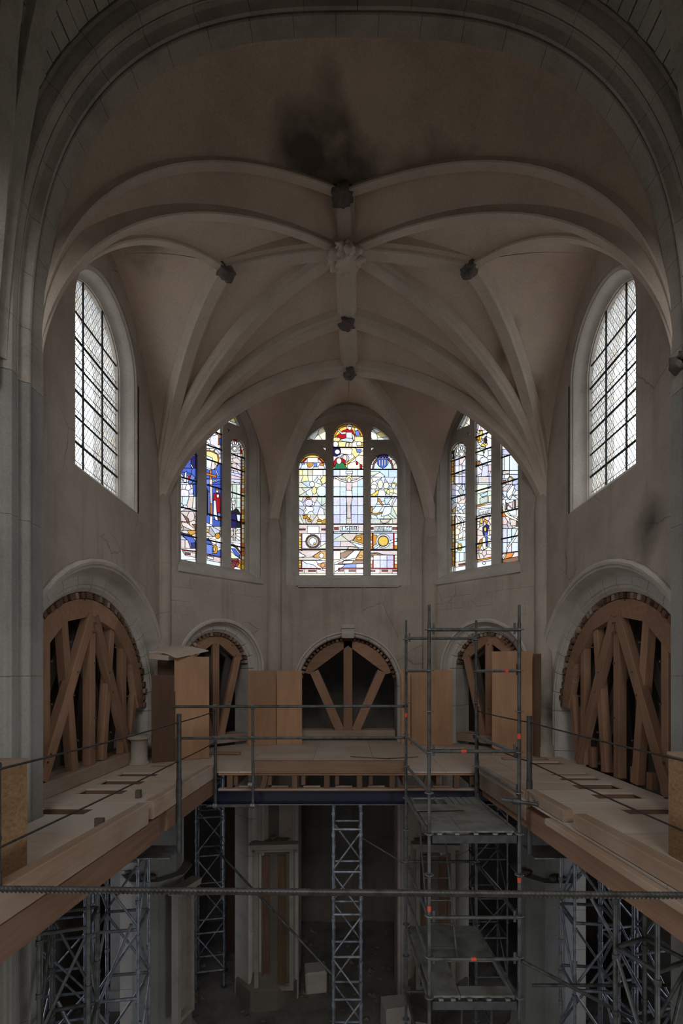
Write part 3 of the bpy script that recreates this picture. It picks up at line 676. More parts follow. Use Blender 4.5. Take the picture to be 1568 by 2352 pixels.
SG_C = [('A', c1, [540, 240, 1010, 240, 1010, 600, 540, 600]), ('Y', c1, 'o', 780, 480, 185, 190), ('PY', c1, [860, 440, 990, 440, 990, 520, 860, 520]), ('PY', c1, [570, 450, 690, 450, 640, 520, 570, 510]),
  ('R', c1, [640, 450, 610, 435, 660, 400, 700, 360, 760, 335, 840, 345, 880, 425, 830, 430, 770, 385, 760, 460, 690, 475]), ('W', c1, [752, 380, 830, 380, 838, 465, 752, 465]),
  ('W', c1, 'o', 795, 305, 40, 38), ('P', c1, 'o', 800, 322, 24, 28), ('W', c1, [625, 345, 655, 345, 690, 382, 748, 372, 748, 402, 690, 408]), ('P', c1, [832, 390, 862, 420, 872, 490, 850, 492, 836, 430]),
  ('LB', c1, [675, 475, 760, 458, 840, 465, 850, 500, 830, 522, 770, 512, 680, 498]), ('MB', c1, [870, 362, 925, 358, 948, 420, 885, 428]), ('W', c1, [868, 320, 900, 320, 915, 355, 870, 360]),
  ('W', c1, [560, 500, 640, 505, 645, 590, 560, 590]), ('W', c1, 'o', 605, 545, 38, 40), ('PY', c1, [640, 510, 752, 510, 738, 588, 650, 588]), ('P', c1, [758, 520, 792, 520, 782, 588, 740, 588]), ('P', c1, [800, 522, 832, 522, 832, 588, 806, 588]),
  ('W', c1, [835, 520, 905, 505, 905, 590, 835, 590]), ('W', c1, 'o', 930, 540, 38, 35), ('Y', c1, [905, 560, 990, 560, 990, 592, 905, 592]),
  ('V', c1, 555, 592, 1000, 890, 16, 'PW W W P T PY'), ('DB', c1, [560, 600, 668, 600, 672, 690, 600, 715, 560, 700]), ('W', c1, 'o', 630, 650, 36, 34), 
  ('W', c1, [672, 610, 838, 610, 822, 690, 680, 676]), ('GR', c1, 'o', 735, 738, 58, 55), ('T', c1, 'o', 732, 735, 30, 45), ('R', c1, [572, 790, 620, 732, 690, 735, 738, 765, 748, 835, 690, 800, 640, 795, 600, 830, 575, 870]), ('GN', c1, [590, 862, 612, 810, 650, 792, 712, 800, 772, 888, 590, 888]),
  ('W', c1, 'o', 652, 776, 36, 42), ('Y', c1, [758, 800, 872, 718, 878, 735, 775, 818]), ('MB', c1, [892, 612, 962, 612, 956, 662, 900, 656]), ('R', c1, [884, 788, 906, 788, 918, 822, 895, 832]), ('R', c1, [942, 828, 972, 828, 972, 880, 942, 880]),
  ('G', c1, [560, 665, 750, 835, 912, 1010], [888, 985, 1137, 1270], 'LB LB W'), ('G', c2, [560, 665, 757, 822, 910, 1010], [68, 190, 312, 440], 'LV LB LV'),
  ('T', c1, [578, 990, 988, 990, 988, 1026, 578, 1026]), ('W', c1, [748, 918, 842, 918, 842, 952, 748, 952]), ('T', c1, [772, 952, 824, 952, 824, 992, 772, 992]), ('PY', c1, 'o', 790, 1025, 44, 44), ('P', c1, 'o', 792, 1042, 27, 32),
  ('P', c1, [588, 992, 622, 994, 682, 1034, 752, 1046, 752, 1078, 670, 1052, 598, 1012]), ('P', c1, [988, 992, 956, 998, 900, 1034, 834, 1046, 834, 1080, 912, 1052, 984, 1012]),
  ('P', c1, [750, 1072, 836, 1072, 826, 1182, 755, 1182]), ('W', c1, [750, 1182, 828, 1184, 842, 1290, 748, 1290]), ('P', c2, [754, 66, 836, 66, 815, 192, 764, 192]), ('P', c2, [764, 192, 815, 192, 820, 362, 762, 362]), ('T', c2, [758, 364, 822, 364, 826, 440, 758, 440]),
  ('P', c2, [570, 440, 1010, 440, 1010, 572, 570, 572]), ('M', c2, [588, 490, 646, 490, 646, 522, 588, 522]), ('W', c2, [668, 476, 800, 476, 800, 540, 668, 540]), ('W', c2, [800, 476, 918, 476, 918, 540, 800, 540]), ('W', c2, [582, 546, 800, 546, 800, 568, 582, 568]), ('W', c2, [800, 546, 996, 546, 996, 568, 800, 568]),
  ('T', c2, [570, 572, 1010, 572, 1010, 1200, 570, 1200]), ('LB', c2, [570, 572, 722, 572, 585, 656, 570, 660]), ('P', c2, [722, 574, 905, 574, 850, 660, 790, 682, 690, 600]), ('A', c2, [905, 600, 1000, 582, 1000, 725, 950, 704, 842, 672]), ('Y', c2, 'o', 930, 645, 30, 20),
  ('LV', c2, [570, 680, 672, 682, 672, 755, 570, 755]), ('P', c2, [672, 682, 792, 684, 892, 752, 672, 755]), ('W', c2, [792, 684, 1000, 742, 1000, 770, 930, 775]), ('P', c2, [570, 757, 780, 757, 760, 800, 570, 800]), ('T', c2, [790, 757, 930, 775, 900, 800, 770, 800]),
  ('P', c2, [570, 812, 670, 812, 670, 930, 570, 940]), ('BR', c2, [672, 850, 760, 815, 860, 812, 760, 900, 672, 925]), ('W', c2, [860, 815, 950, 815, 880, 920, 740, 940, 600, 1010, 590, 980, 740, 920]), ('A', c2, [952, 815, 1000, 812, 1000, 938, 880, 938]), ('Y', c2, 'o', 950, 890, 26, 16),
  ('BR', c2, [660, 975, 750, 945, 1000, 945, 1000, 985, 900, 1000, 640, 1000]), ('T', c2, [720, 955, 860, 948, 830, 992, 700, 995]), ('W', c2, [590, 1005, 760, 1005, 620, 1090, 590, 1100]), ('MB', c2, [740, 1003, 1000, 990, 1000, 1052, 690, 1052]), ('LB', c2, [890, 1000, 1000, 990, 1000, 1052, 890, 1052]),
  ('R', c2, [650, 1052, 1000, 1052, 1000, 1064, 640, 1064]), ('P', c2, [600, 1100, 680, 1066, 725, 1066, 725, 1128, 585, 1128]), ('P', c2, [725, 1066, 890, 1066, 890, 1128, 725, 1128]), ('P', c2, [890, 1066, 1000, 1066, 1000, 1128, 890, 1128]), ('M', c2, [790, 1080, 880, 1080, 880, 1102, 790, 1102]), ('M', c2, [650, 1084, 715, 1078, 715, 1098, 640, 1102]), ('PW', c2, [585, 1128, 1000, 1128, 1000, 1200, 585, 1200])]
TC['GN'] = TC['G']
SG_L = [('A', c1, [90, 660, 500, 660, 500, 900, 90, 900]), ('Y', c1, [150, 690, 420, 690, 440, 730, 130, 740]), ('R', c1, [130, 800, 200, 735, 380, 735, 440, 800]), ('W', c1, [215, 728, 360, 728, 365, 800, 215, 800]), ('P', c1, [160, 800, 215, 740, 215, 800]), ('P', c1, [365, 800, 365, 745, 420, 800]),
  ('V', c1, 90, 800, 500, 890, 9, 'W W LV P'), ('A', c1, [200, 800, 290, 800, 290, 845, 240, 870, 215, 840]), ('MB', c1, [300, 812, 350, 812, 345, 860, 305, 860]), ('O', c1, [385, 815, 445, 805, 440, 840, 390, 838]), ('MB', c1, [130, 800, 185, 800, 180, 822, 135, 822]),
  ('G', c1, [90, 150, 220, 290, 430, 500], [890, 978], 'PW PY W T'), ('V', c1, 90, 978, 500, 1145, 15, 'W W PW LB PY PW'), ('PY', c1, [395, 1040, 440, 980, 490, 985, 490, 1060, 430, 1100]), ('W', c1, 'o', 280, 1100, 38, 38), ('V', c1, 90, 1145, 500, 1275, 8, 'PW PW LG W PY'), ('LB', c1, 'o', 415, 1195, 72, 75), ('PY', c1, 'o', 310, 1185, 35, 50),
  ('V', c2, 90, 66, 500, 195, 12, 'W LG PW LV P'), ('LV', c2, 'o', 235, 150, 55, 48), ('O', c2, 'o', 230, 88, 28, 14), ('V', c2, 90, 195, 500, 315, 8, 'LG PW W LV'), ('W', c2, [185, 195, 290, 205, 300, 260, 230, 280, 215, 312, 160, 300, 200, 250]), ('V', c2, 90, 315, 500, 442, 11, 'PW PY LG T A W PW'), ('A', c2, [155, 325, 220, 330, 200, 365, 160, 372]), ('A', c2, 'o', 380, 395, 32, 16), ('A', c2, 'o', 245, 395, 28, 18),
  ('P', c2, [90, 442, 500, 442, 500, 576, 90, 576]), ('W', c2, [215, 475, 375, 475, 375, 572, 215, 572]), ('M', c2, [100, 510, 188, 510, 188, 530, 100, 530]), ('M', c2, [410, 510, 495, 510, 495, 530, 410, 530]), ('LV', c2, [90, 576, 500, 576, 500, 805, 90, 805]), ('G', c2, [140, 262, 400, 500], [576, 690, 800], 'LV LV W'), ('PW', c2, [375, 770, 500, 690, 500, 800, 300, 800]), ('T', c2, [90, 780, 500, 780, 500, 805, 90, 805]),
  ('G', c2, [85, 128], [576, 612, 650, 690, 730, 770, 805], 'A PW Y'), ('R', c2, [128, 576, 142, 576, 142, 850, 128, 850]), ('BR', c2, 'o', 290, 685, 102, 98), ('Y', c2, 'o', 290, 685, 88, 84), ('GR', c2, 'o', 290, 685, 80, 76), ('W', c2, 'o', 290, 685, 52, 50), ('Y', c2, 'o', 315, 715, 16, 14),
  ('P', c2, [90, 815, 400, 815, 280, 895, 200, 890, 130, 850]), ('W', c2, [90, 830, 200, 892, 90, 910]), ('A', c2, [285, 895, 400, 820, 500, 815, 500, 935, 380, 915]), ('T', c2, 'o', 410, 880, 35, 35), ('T', c2, [90, 905, 300, 905, 420, 942, 90, 945]), ('LV', c2, [130, 950, 500, 950, 500, 1060, 130, 1060]), ('W', c2, [140, 950, 330, 950, 460, 1110, 430, 1110, 300, 1010, 200, 990]), ('O', c2, [350, 1000, 500, 960, 500, 1060, 420, 1055]), ('A', c2, 'o', 430, 1015, 30, 25), ('R', c2, [128, 950, 140, 950, 140, 1060, 128, 1060]), ('G', c2, [85, 128], [950, 985, 1020, 1060], 'A PW Y'), ('R', c2, [90, 1056, 400, 1056, 400, 1066, 90, 1066]),
  ('P', c2, [80, 1066, 170, 1066, 170, 1128, 80, 1128]), ('P', c2, [170, 1066, 345, 1066, 345, 1128, 170, 1128]), ('P', c2, [345, 1066, 500, 1100, 500, 1128, 345, 1128]), ('M', c2, [230, 1082, 330, 1082, 330, 1104, 230, 1104]), ('M', c2, [90, 1084, 150, 1084, 150, 1100, 90, 1100]), ('PW', c2, [80, 1128, 500, 1128, 500, 1200, 80, 1200])]
SG_R = [('T', c1, [1070, 660, 1480, 660, 1480, 900, 1070, 900]), ('V', c1, 1070, 680, 1480, 890, 22, 'P W GR T'), ('M', c1, 'o', 1260, 885, 148, 175), ('LB', c1, 'o', 1260, 890, 128, 152), ('B', c1, [1182, 715, 1332, 715, 1335, 810, 1310, 850, 1258, 880, 1205, 850, 1180, 810]), ('DB', c1, [1182, 690, 1335, 690, 1335, 730, 1182, 730])] + \
  [('W', c1, [x, 755, x + 17, 755, x + 17, 848, x, 845]) for x in (1208, 1244, 1280)] + [('LB', c1, [1316, 755, 1328, 755, 1328, 820, 1316, 835]), ('Y', c1, 'o', 1218, 737, 12, 11), ('Y', c1, 'o', 1298, 737, 12, 11), ('W', c1, 'o', 1258, 735, 12, 11),
  ('G', c1, [1070, 1340, 1480], [890, 1000], 'LB LB'), ('LG', c1, [1080, 920, 1220, 925, 1180, 970, 1080, 975]), ('W', c1, [1115, 995, 1220, 930, 1290, 990, 1260, 1000]), ('V', c1, 1070, 1000, 1480, 1165, 12, 'LB W LV W PW'), ('PW', c1, 'o', 1225, 1100, 38, 62), ('PW', c1, 'o', 1305, 1115, 40, 48), ('Y', c1, 'o', 1412, 1105, 40, 30), ('PW', c1, 'o', 1408, 1122, 30, 34), ('PW', c1, 'o', 1135, 1135, 42, 35),
  ('V', c1, 1070, 1165, 1480, 1275, 11, 'PW W PY LV'), ('Y', c1, [1110, 1240, 1200, 1175, 1205, 1215, 1150, 1268, 1110, 1268]), ('W', c1, [1210, 1175, 1285, 1180, 1300, 1275, 1180, 1275]), ('PY', c1, 'o', 1335, 1205, 22, 35),
  ('V', c2, 1070, 70, 1480, 200, 8, 'LB LV PW W'), ('A', c2, [1190, 90, 1220, 95, 1265, 185, 1250, 190, 1195, 120]), ('LB', c2, [1285, 85, 1385, 85, 1310, 180, 1290, 160]), ('V', c2, 1070, 200, 1480, 372, 9, 'LG W PW W'), ('A', c2, [1085, 290, 1170, 295, 1250, 275, 1245, 300, 1170, 318, 1090, 315]), ('W', c2, [1285, 205, 1380, 200, 1370, 295, 1300, 330, 1235, 335, 1260, 270]), ('A', c2, [1085, 215, 1118, 200, 1112, 285, 1088, 280]), ('V', c2, 1070, 372, 1480, 442, 5, 'LG PW T'), ('T', c2, [1215, 378, 1375, 378, 1300, 432, 1250, 430]),
  ('P', c2, [1070, 442, 1480, 442, 1480, 572, 1070, 572]), ('M', c2, [1085, 490, 1130, 490, 1130, 520, 1085, 520]), ('W', c2, [1150, 480, 1265, 480, 1265, 540, 1150, 540]), ('W', c2, [1265, 480, 1385, 480, 1385, 540, 1265, 540]), ('M', c2, [1395, 490, 1455, 490, 1455, 520, 1395, 520]), ('W', c2, [1080, 546, 1470, 546, 1470, 566, 1080, 566]),
  ('LV', c2, [1070, 570, 1480, 570, 1480, 800, 1070, 800]), ('G', c2, [1128, 1220, 1405, 1480], [570, 680, 800], 'LV LB'), ('A', c2, [1085, 585, 1180, 600, 1190, 700, 1130, 745, 1085, 740]), ('P', c2, [1180, 770, 1300, 700, 1405, 700, 1405, 798, 1180, 798]), ('W', c2, 'o', 1265, 680, 100, 98), ('GR', c2, 'o', 1265, 680, 78, 76), ('Y', c2, 'o', 1266, 680, 68, 68), ('W', c2, [1130, 780, 1200, 730, 1225, 750, 1150, 790]), ('W', c2, [1335, 685, 1455, 640, 1455, 680, 1345, 715]),
  ('R', c2, [1112, 570, 1126, 570, 1126, 800, 1112, 800]), ('R', c2, [1404, 570, 1418, 570, 1418, 800, 1404, 800]), ('G', c2, [1075, 1112], [570, 620, 670, 720, 760, 800], 'A PW Y'), ('G', c2, [1418, 1460], [690, 745, 800], 'Y PW A'),
  ('P', c2, [1070, 812, 1480, 812, 1480, 875, 1280, 870, 1180, 840, 1070, 845]), ('BR', c2, [1080, 848, 1180, 842, 1300, 875, 1200, 905, 1090, 890]), ('A', c2, 'o', 1150, 872, 45, 18), ('P', c2, [1070, 900, 1190, 905, 1120, 945, 1070, 945]), ('G', c2, [1128, 1222, 1316, 1410], [875, 945, 1058], 'LV LB LV'), ('R', c2, [1114, 945, 1130, 945, 1130, 1060, 1114, 1060]), ('R', c2, [1408, 875, 1422, 875, 1422, 1060, 1408, 1060]), ('G', c2, [1422, 1470], [875, 915, 955, 1000, 1060], 'Y PW A'), ('G', c2, [1075, 1114], [945, 1000, 1060], 'Y PW A'),
  ('R', c2, [1085, 1054, 1470, 1054, 1470, 1066, 1085, 1066]), ('P', c2, [1080, 1066, 1220, 1066, 1220, 1128, 1080, 1128]), ('P', c2, [1220, 1066, 1390, 1066, 1390, 1128, 1220, 1128]), ('P', c2, [1390, 1066, 1480, 1066, 1480, 1128, 1390, 1128]), ('M', c2, [1245, 1080, 1330, 1080, 1330, 1102, 1245, 1102]), ('M', c2, [1400, 1080, 1455, 1080, 1455, 1102, 1400, 1102]), ('M', c2, [1095, 1084, 1150, 1084, 1150, 1104, 1095, 1104]), ('PW', c2, [1080, 1128, 1480, 1128, 1480, 1200, 1080, 1200])]
# left slanting window: its three lights
SD_L1 = [('B', c3, [0, 800, 560, 800, 560, 1600, 0, 1600]), ('DB', c3, [300, 930, 480, 930, 480, 1140, 300, 1140]), ('V', c3, 90, 1140, 480, 1420, 9, 'B MB B LV'), ('W', c3, [190, 1220, 225, 1190, 225, 1390, 170, 1390]), ('R', c3, [245, 1290, 290, 1270, 280, 1340, 245, 1340]), ('W', c3, [285, 1070, 310, 1070, 345, 1140, 325, 1140]), ('LB', c3, [100, 1400, 260, 1400, 260, 1480, 100, 1480]), ('W', c3, [90, 1470, 350, 1480, 350, 1600, 90, 1600]),
  ('V', c4, 60, -60, 340, 160, 7, 'W LV P'), ('B', c4, [330, -60, 480, -60, 480, 210, 360, 200]), ('V', c4, 60, 160, 480, 370, 7, 'W W P LB'), ('GR', c4, [110, 430, 240, 370, 330, 390, 480, 470, 480, 490, 130, 440]), ('V', c4, 60, 430, 480, 780, 9, 'P T GR P'), ('A', c4, [90, 600, 150, 600, 140, 720, 90, 740]), ('P', c4, [130, 620, 240, 640, 390, 760, 320, 770, 150, 690]), ('P', c4, [100, 440, 170, 490, 240, 620, 110, 600]), ('BR', c4, [150, 480, 260, 560, 270, 640, 240, 630]), ('BR', c4, [320, 660, 480, 660, 480, 760, 400, 760]),
  ('V', c4, 60, 770, 480, 960, 5, 'T P A'), ('DB', c4, [110, 800, 320, 860, 320, 890, 110, 840]), ('LV', c4, [100, 840, 260, 960, 290, 1090, 100, 1090]), ('G', c4, [90, 195, 290], [940, 1100], 'LV P'), ('B', c4, [150, 860, 330, 890, 390, 970, 390, 1120, 290, 1080, 250, 960]), ('DB', c4, [300, 1000, 390, 990, 390, 1110, 320, 1090]), ('W', c4, [110, 1090, 480, 1100, 480, 1300, 110, 1300]), ('R', c4, [130, 1110, 480, 1150, 480, 1168, 150, 1135]), ('P', c4, [150, 1150, 390, 1180, 390, 1260, 200, 1220]), ('M', c4, [190, 1170, 290, 1185, 290, 1215, 200, 1205])]
SD_L2 = [('W', c3, [500, 200, 900, 200, 900, 800, 500, 800]), ('V', c3, 520, 300, 830, 780, 11, 'W W LV PW'), ('O', c3, [730, 440, 830, 560, 830, 720, 790, 720, 800, 560, 720, 460]), ('B', c3, [810, 600, 900, 600, 900, 740, 815, 720]), ('V', c3, 540, 780, 860, 960, 8, 'W LV W GR'), ('O', c3, [540, 815, 640, 815, 740, 850, 790, 890, 810, 980, 790, 1100, 760, 1140, 760, 880, 640, 840, 540, 840]), ('PY', c3, [560, 830, 660, 840, 770, 890, 790, 1000, 770, 1100, 690, 1000, 560, 930]), ('W', c3, [550, 900, 690, 960, 690, 1180, 560, 1110]), ('P', c3, [680, 1000, 730, 1020, 740, 1130, 700, 1170, 660, 1150]),
  ('B', c3, [540, 1120, 640, 1180, 740, 1150, 800, 1070, 860, 1060, 860, 1700, 540, 1700]), ('V', c3, 540, 1330, 860, 1600, 8, 'B MB B B'), ('W', c3, [730, 1160, 750, 1160, 808, 1290, 790, 1290]), ('O', c3, [635, 1170, 675, 1180, 675, 1700, 640, 1700]), ('O', c3, [550, 1215, 760, 1270, 760, 1310, 550, 1255]), ('P', c3, [630, 1340, 690, 1340, 690, 1600, 640, 1600]), ('P', c3, [690, 1370, 750, 1340, 755, 1360, 695, 1395]), ('M', c3, [740, 1480, 800, 1480, 810, 1600, 750, 1600]),
  ('B', c4, [540, -60, 860, -60, 860, 700, 540, 700]), ('K', c4, [550, -60, 610, 60, 600, 300, 600, 500, 550, 500]), ('MB', c4, [610, 80, 640, 80, 640, 500, 610, 480]), ('P', c4, [635, -60, 690, -60, 680, 290, 650, 290]), ('O', c4, [645, 290, 680, 290, 682, 510, 648, 510]), ('R', c4, [710, 100, 820, 100, 830, 330, 830, 460, 770, 450, 750, 330, 700, 230]), ('P', c4, 'o', 775, 60, 25, 35), ('P', c4, 'o', 785, 150, 25, 35), ('BR', c4, 'o', 775, 20, 40, 28), ('W', c4, [710, 230, 745, 230, 780, 560, 790, 600, 740, 580, 705, 480]), ('MB', c4, [780, 460, 840, 460, 840, 540, 790, 520]), ('M', c4, [790, 540, 840, 530, 840, 600, 800, 600]),
  ('W', c4, [645, 510, 690, 515, 690, 680, 635, 670]), ('B', c4, [690, 570, 840, 600, 840, 720, 690, 690]), ('LV', c4, [550, 610, 650, 660, 740, 710, 740, 730, 550, 700]), ('V', c4, 540, 700, 860, 880, 7, 'GR T LV BR'), ('Y', c4, [560, 740, 610, 750, 600, 810, 560, 800]), ('P', c4, [550, 800, 620, 815, 700, 890, 550, 875]), ('A', c4, 'o', 780, 870, 45, 55), ('B', c4, [540, 890, 610, 915, 690, 1030, 540, 1000]), ('PW', c4, [610, 900, 750, 940, 750, 1030, 690, 1010]), ('LV', c4, [750, 980, 860, 990, 860, 1100, 760, 1060]), ('MB', c4, [580, 1020, 700, 1040, 690, 1200, 580, 1190]), ('B', c4, [690, 1190, 860, 1100, 860, 1250, 600, 1210]), ('A', c4, [700, 1030, 750, 1040, 790, 1100, 770, 1180, 710, 1190, 690, 1110]), ('PY', c4, 'o', 720, 1110, 18, 45), ('M', c4, [570, 1200, 860, 1245, 860, 1265, 570, 1215]), ('P', c4, [570, 1215, 860, 1265, 860, 1420, 570, 1420]), ('W', c4, [595, 1230, 710, 1255, 710, 1300, 595, 1275]), ('W', c4, [570, 1300, 860, 1360, 860, 1420, 570, 1420])]
SD_L3 = [('T', c3, [960, 540, 1320, 540, 1320, 1000, 960, 1000]), ('V', c3, 980, 560, 1290, 960, 14, 'A PY LG PW'), ('R', c3, [990, 640, 1050, 610, 1120, 640, 1190, 740, 1225, 860, 1225, 930, 1190, 930, 1180, 820, 1120, 700, 1050, 640, 990, 665]), ('GR', c3, [990, 670, 1060, 640, 1120, 690, 1190, 820, 1195, 920, 990, 860])] + \
  [('W', c3, 'o', 1095 + 78 * math.cos(a), 780 + 95 * math.sin(a), 17, 30) for a in (-3.1, -2.55, -2.0, -1.5, -1.0, -.45, .1)] + [('T', c3, 'o', 1090, 790, 48, 50), ('W', c3, 'o', 1088, 785, 30, 32), ('V', c3, 980, 880, 1225, 1060, 7, 'W P LV'), ('P', c3, [990, 1010, 1215, 1080, 1215, 1110, 990, 1035]), ('V', c3, 980, 1060, 1215, 1260, 6, 'P P LV'), ('LV', c3, [990, 1200, 1215, 1260, 1215, 1420, 990, 1370]), ('P', c3, [990, 1250, 1215, 1310, 1215, 1350, 990, 1330]), ('V', c3, 980, 1400, 1215, 1580, 6, 'P LG LV'), ('G', c3, [1218, 1270], [940, 1000, 1060, 1110, 1160, 1210, 1270, 1340, 1400, 1470, 1540, 1600], 'PW PY LG Y'), ('R', c3, [1205, 930, 1220, 930, 1220, 1700, 1205, 1700]),
  ('G', c4, [970, 1045, 1125, 1205], [-60, 190, 360, 520], 'LG LG W'), ('Y', c4, [980, -60, 1030, -60, 1010, 60, 990, 120]), ('P', c4, 'o', 1070, 255, 36, 55), ('LG', c4, 'o', 1062, 215, 34, 30), ('P', c4, [1040, 310, 1085, 310, 1100, 430, 1060, 420]), ('K', c4, [1010, 410, 1060, 420, 1110, 370, 1150, 400, 1190, 470, 1190, 740, 1020, 720]), ('DB', c4, [1010, 480, 1110, 450, 1120, 560, 1130, 730, 995, 720]), ('W', c4, [1120, 480, 1190, 490, 1180, 640, 1140, 600, 1130, 560]), ('M', c4, [985, 430, 1020, 450, 1010, 520, 985, 500]), ('LG', c4, [985, 520, 1010, 520, 995, 720, 985, 720]),
  ('V', c4, 970, 720, 1195, 960, 12, 'W P W T'), ('P', c4, [1070, 740, 1100, 740, 1100, 960, 1075, 960]), ('W', c4, [970, 970, 1205, 1010, 1205, 1300, 970, 1250]), ('M', c4, [985, 1030, 1050, 1010, 1120, 1050, 1190, 1150, 1190, 1180, 1110, 1080, 1040, 1045, 985, 1060]), ('LB', c4, [985, 1062, 1040, 1048, 1105, 1085, 1185, 1190, 1180, 1230, 1080, 1100, 985, 1090]), ('B', c4, [1030, 1095, 1090, 1100, 1170, 1200, 1180, 1260, 1110, 1220, 1060, 1160]), ('PW', c4, [1000, 1130, 1100, 1220, 1180, 1270, 1150, 1300, 1010, 1270]), ('V', c4, 980, 1280, 1240, 1480, 9, 'P W M A'), ('R', c4, [1040, 1310, 1160, 1330, 1150, 1350, 1040, 1335]),
  ('G', c4, [1210, 1260], [-60, 20, 90, 160, 240, 320, 400, 480, 570, 660, 740, 830, 920, 1000, 1080, 1150, 1230, 1300, 1380, 1480], 'A PY PW Y O'), ('R', c4, [1197, -60, 1212, -60, 1212, 1300, 1197, 1300])]
SD_R1 = [('LG', c5, [180, 580, 560, 580, 560, 1000, 180, 1000]), ('V', c5, 190, 600, 500, 960, 12, 'LG W K PW A'), ('GR', c5, 'o', 392, 890, 140, 170)] + [('W', c5, 'o', 392 + 85 * math.cos(a), 885 + 110 * math.sin(a), 18, 34) for a in (-3.1, -2.6, -2.1, -1.6, -1.1, -.6, -.05)] + \
  [('T', c5, 'o', 392, 885, 55, 60), ('W', c5, 'o', 392, 885, 34, 38), ('G', c5, [262, 345, 400, 500], [940, 1100, 1230, 1290, 1420], 'LV P W LV'), ('P', c5, [350, 960, 450, 920, 460, 960, 400, 1060, 350, 1080]), ('T', c5, [262, 1250, 500, 1200, 500, 1220, 262, 1275]), ('Y', c5, [210, 970, 250, 970, 250, 1480, 200, 1480]), ('G', c5, [205, 250], [970, 1050, 1120, 1200, 1290, 1380, 1470], 'Y A PY'), ('M', c5, [250, 960, 262, 960, 262, 1460, 250, 1460]), ('V', c5, 200, 1440, 500, 1640, 9, 'GR LV LB W'), ('LB', c5, [385, 1440, 440, 1430, 440, 1640, 385, 1640]),
  ('V', c6, 200, -60, 500, 140, 8, 'LV LB GR W'), ('V', c6, 200, 140, 500, 470, 16, 'LV GR P W LB'), ('P', c6, 'o', 405, 170, 45, 55), ('Y', c6, [235, 390, 285, 350, 270, 460, 235, 480]), ('V', c6, 270, 470, 500, 960, 15, 'W LV W PW'), ('W', c6, [330, 510, 400, 560, 430, 640, 400, 760, 350, 770, 390, 680, 390, 600]), ('W', c6, [330, 850, 420, 780, 410, 890, 340, 930]), ('G', c6, [225, 262], [510, 590, 680, 770, 850, 920, 990, 1070, 1150, 1240, 1330, 1420], 'Y A PY'), ('M', c6, [262, 510, 276, 510, 276, 1380, 262, 1380]), ('LB', c6, [276, 970, 500, 930, 500, 1160, 276, 1190]), ('W', c6, [276, 990, 330, 980, 310, 1150, 276, 1160]), ('Y', c6, 'o', 358, 1070, 44, 72), ('PY', c6, 'o', 356, 1070, 26, 46), ('G', c6, [276, 355, 435, 500], [1170, 1345], 'W LV W'), ('P', c6, [270, 1345, 500, 1310, 500, 1500, 270, 1500]), ('M', c6, [335, 1380, 460, 1355, 460, 1390, 345, 1405]), ('W', c6, [240, 1440, 500, 1400, 500, 1520, 240, 1520])]
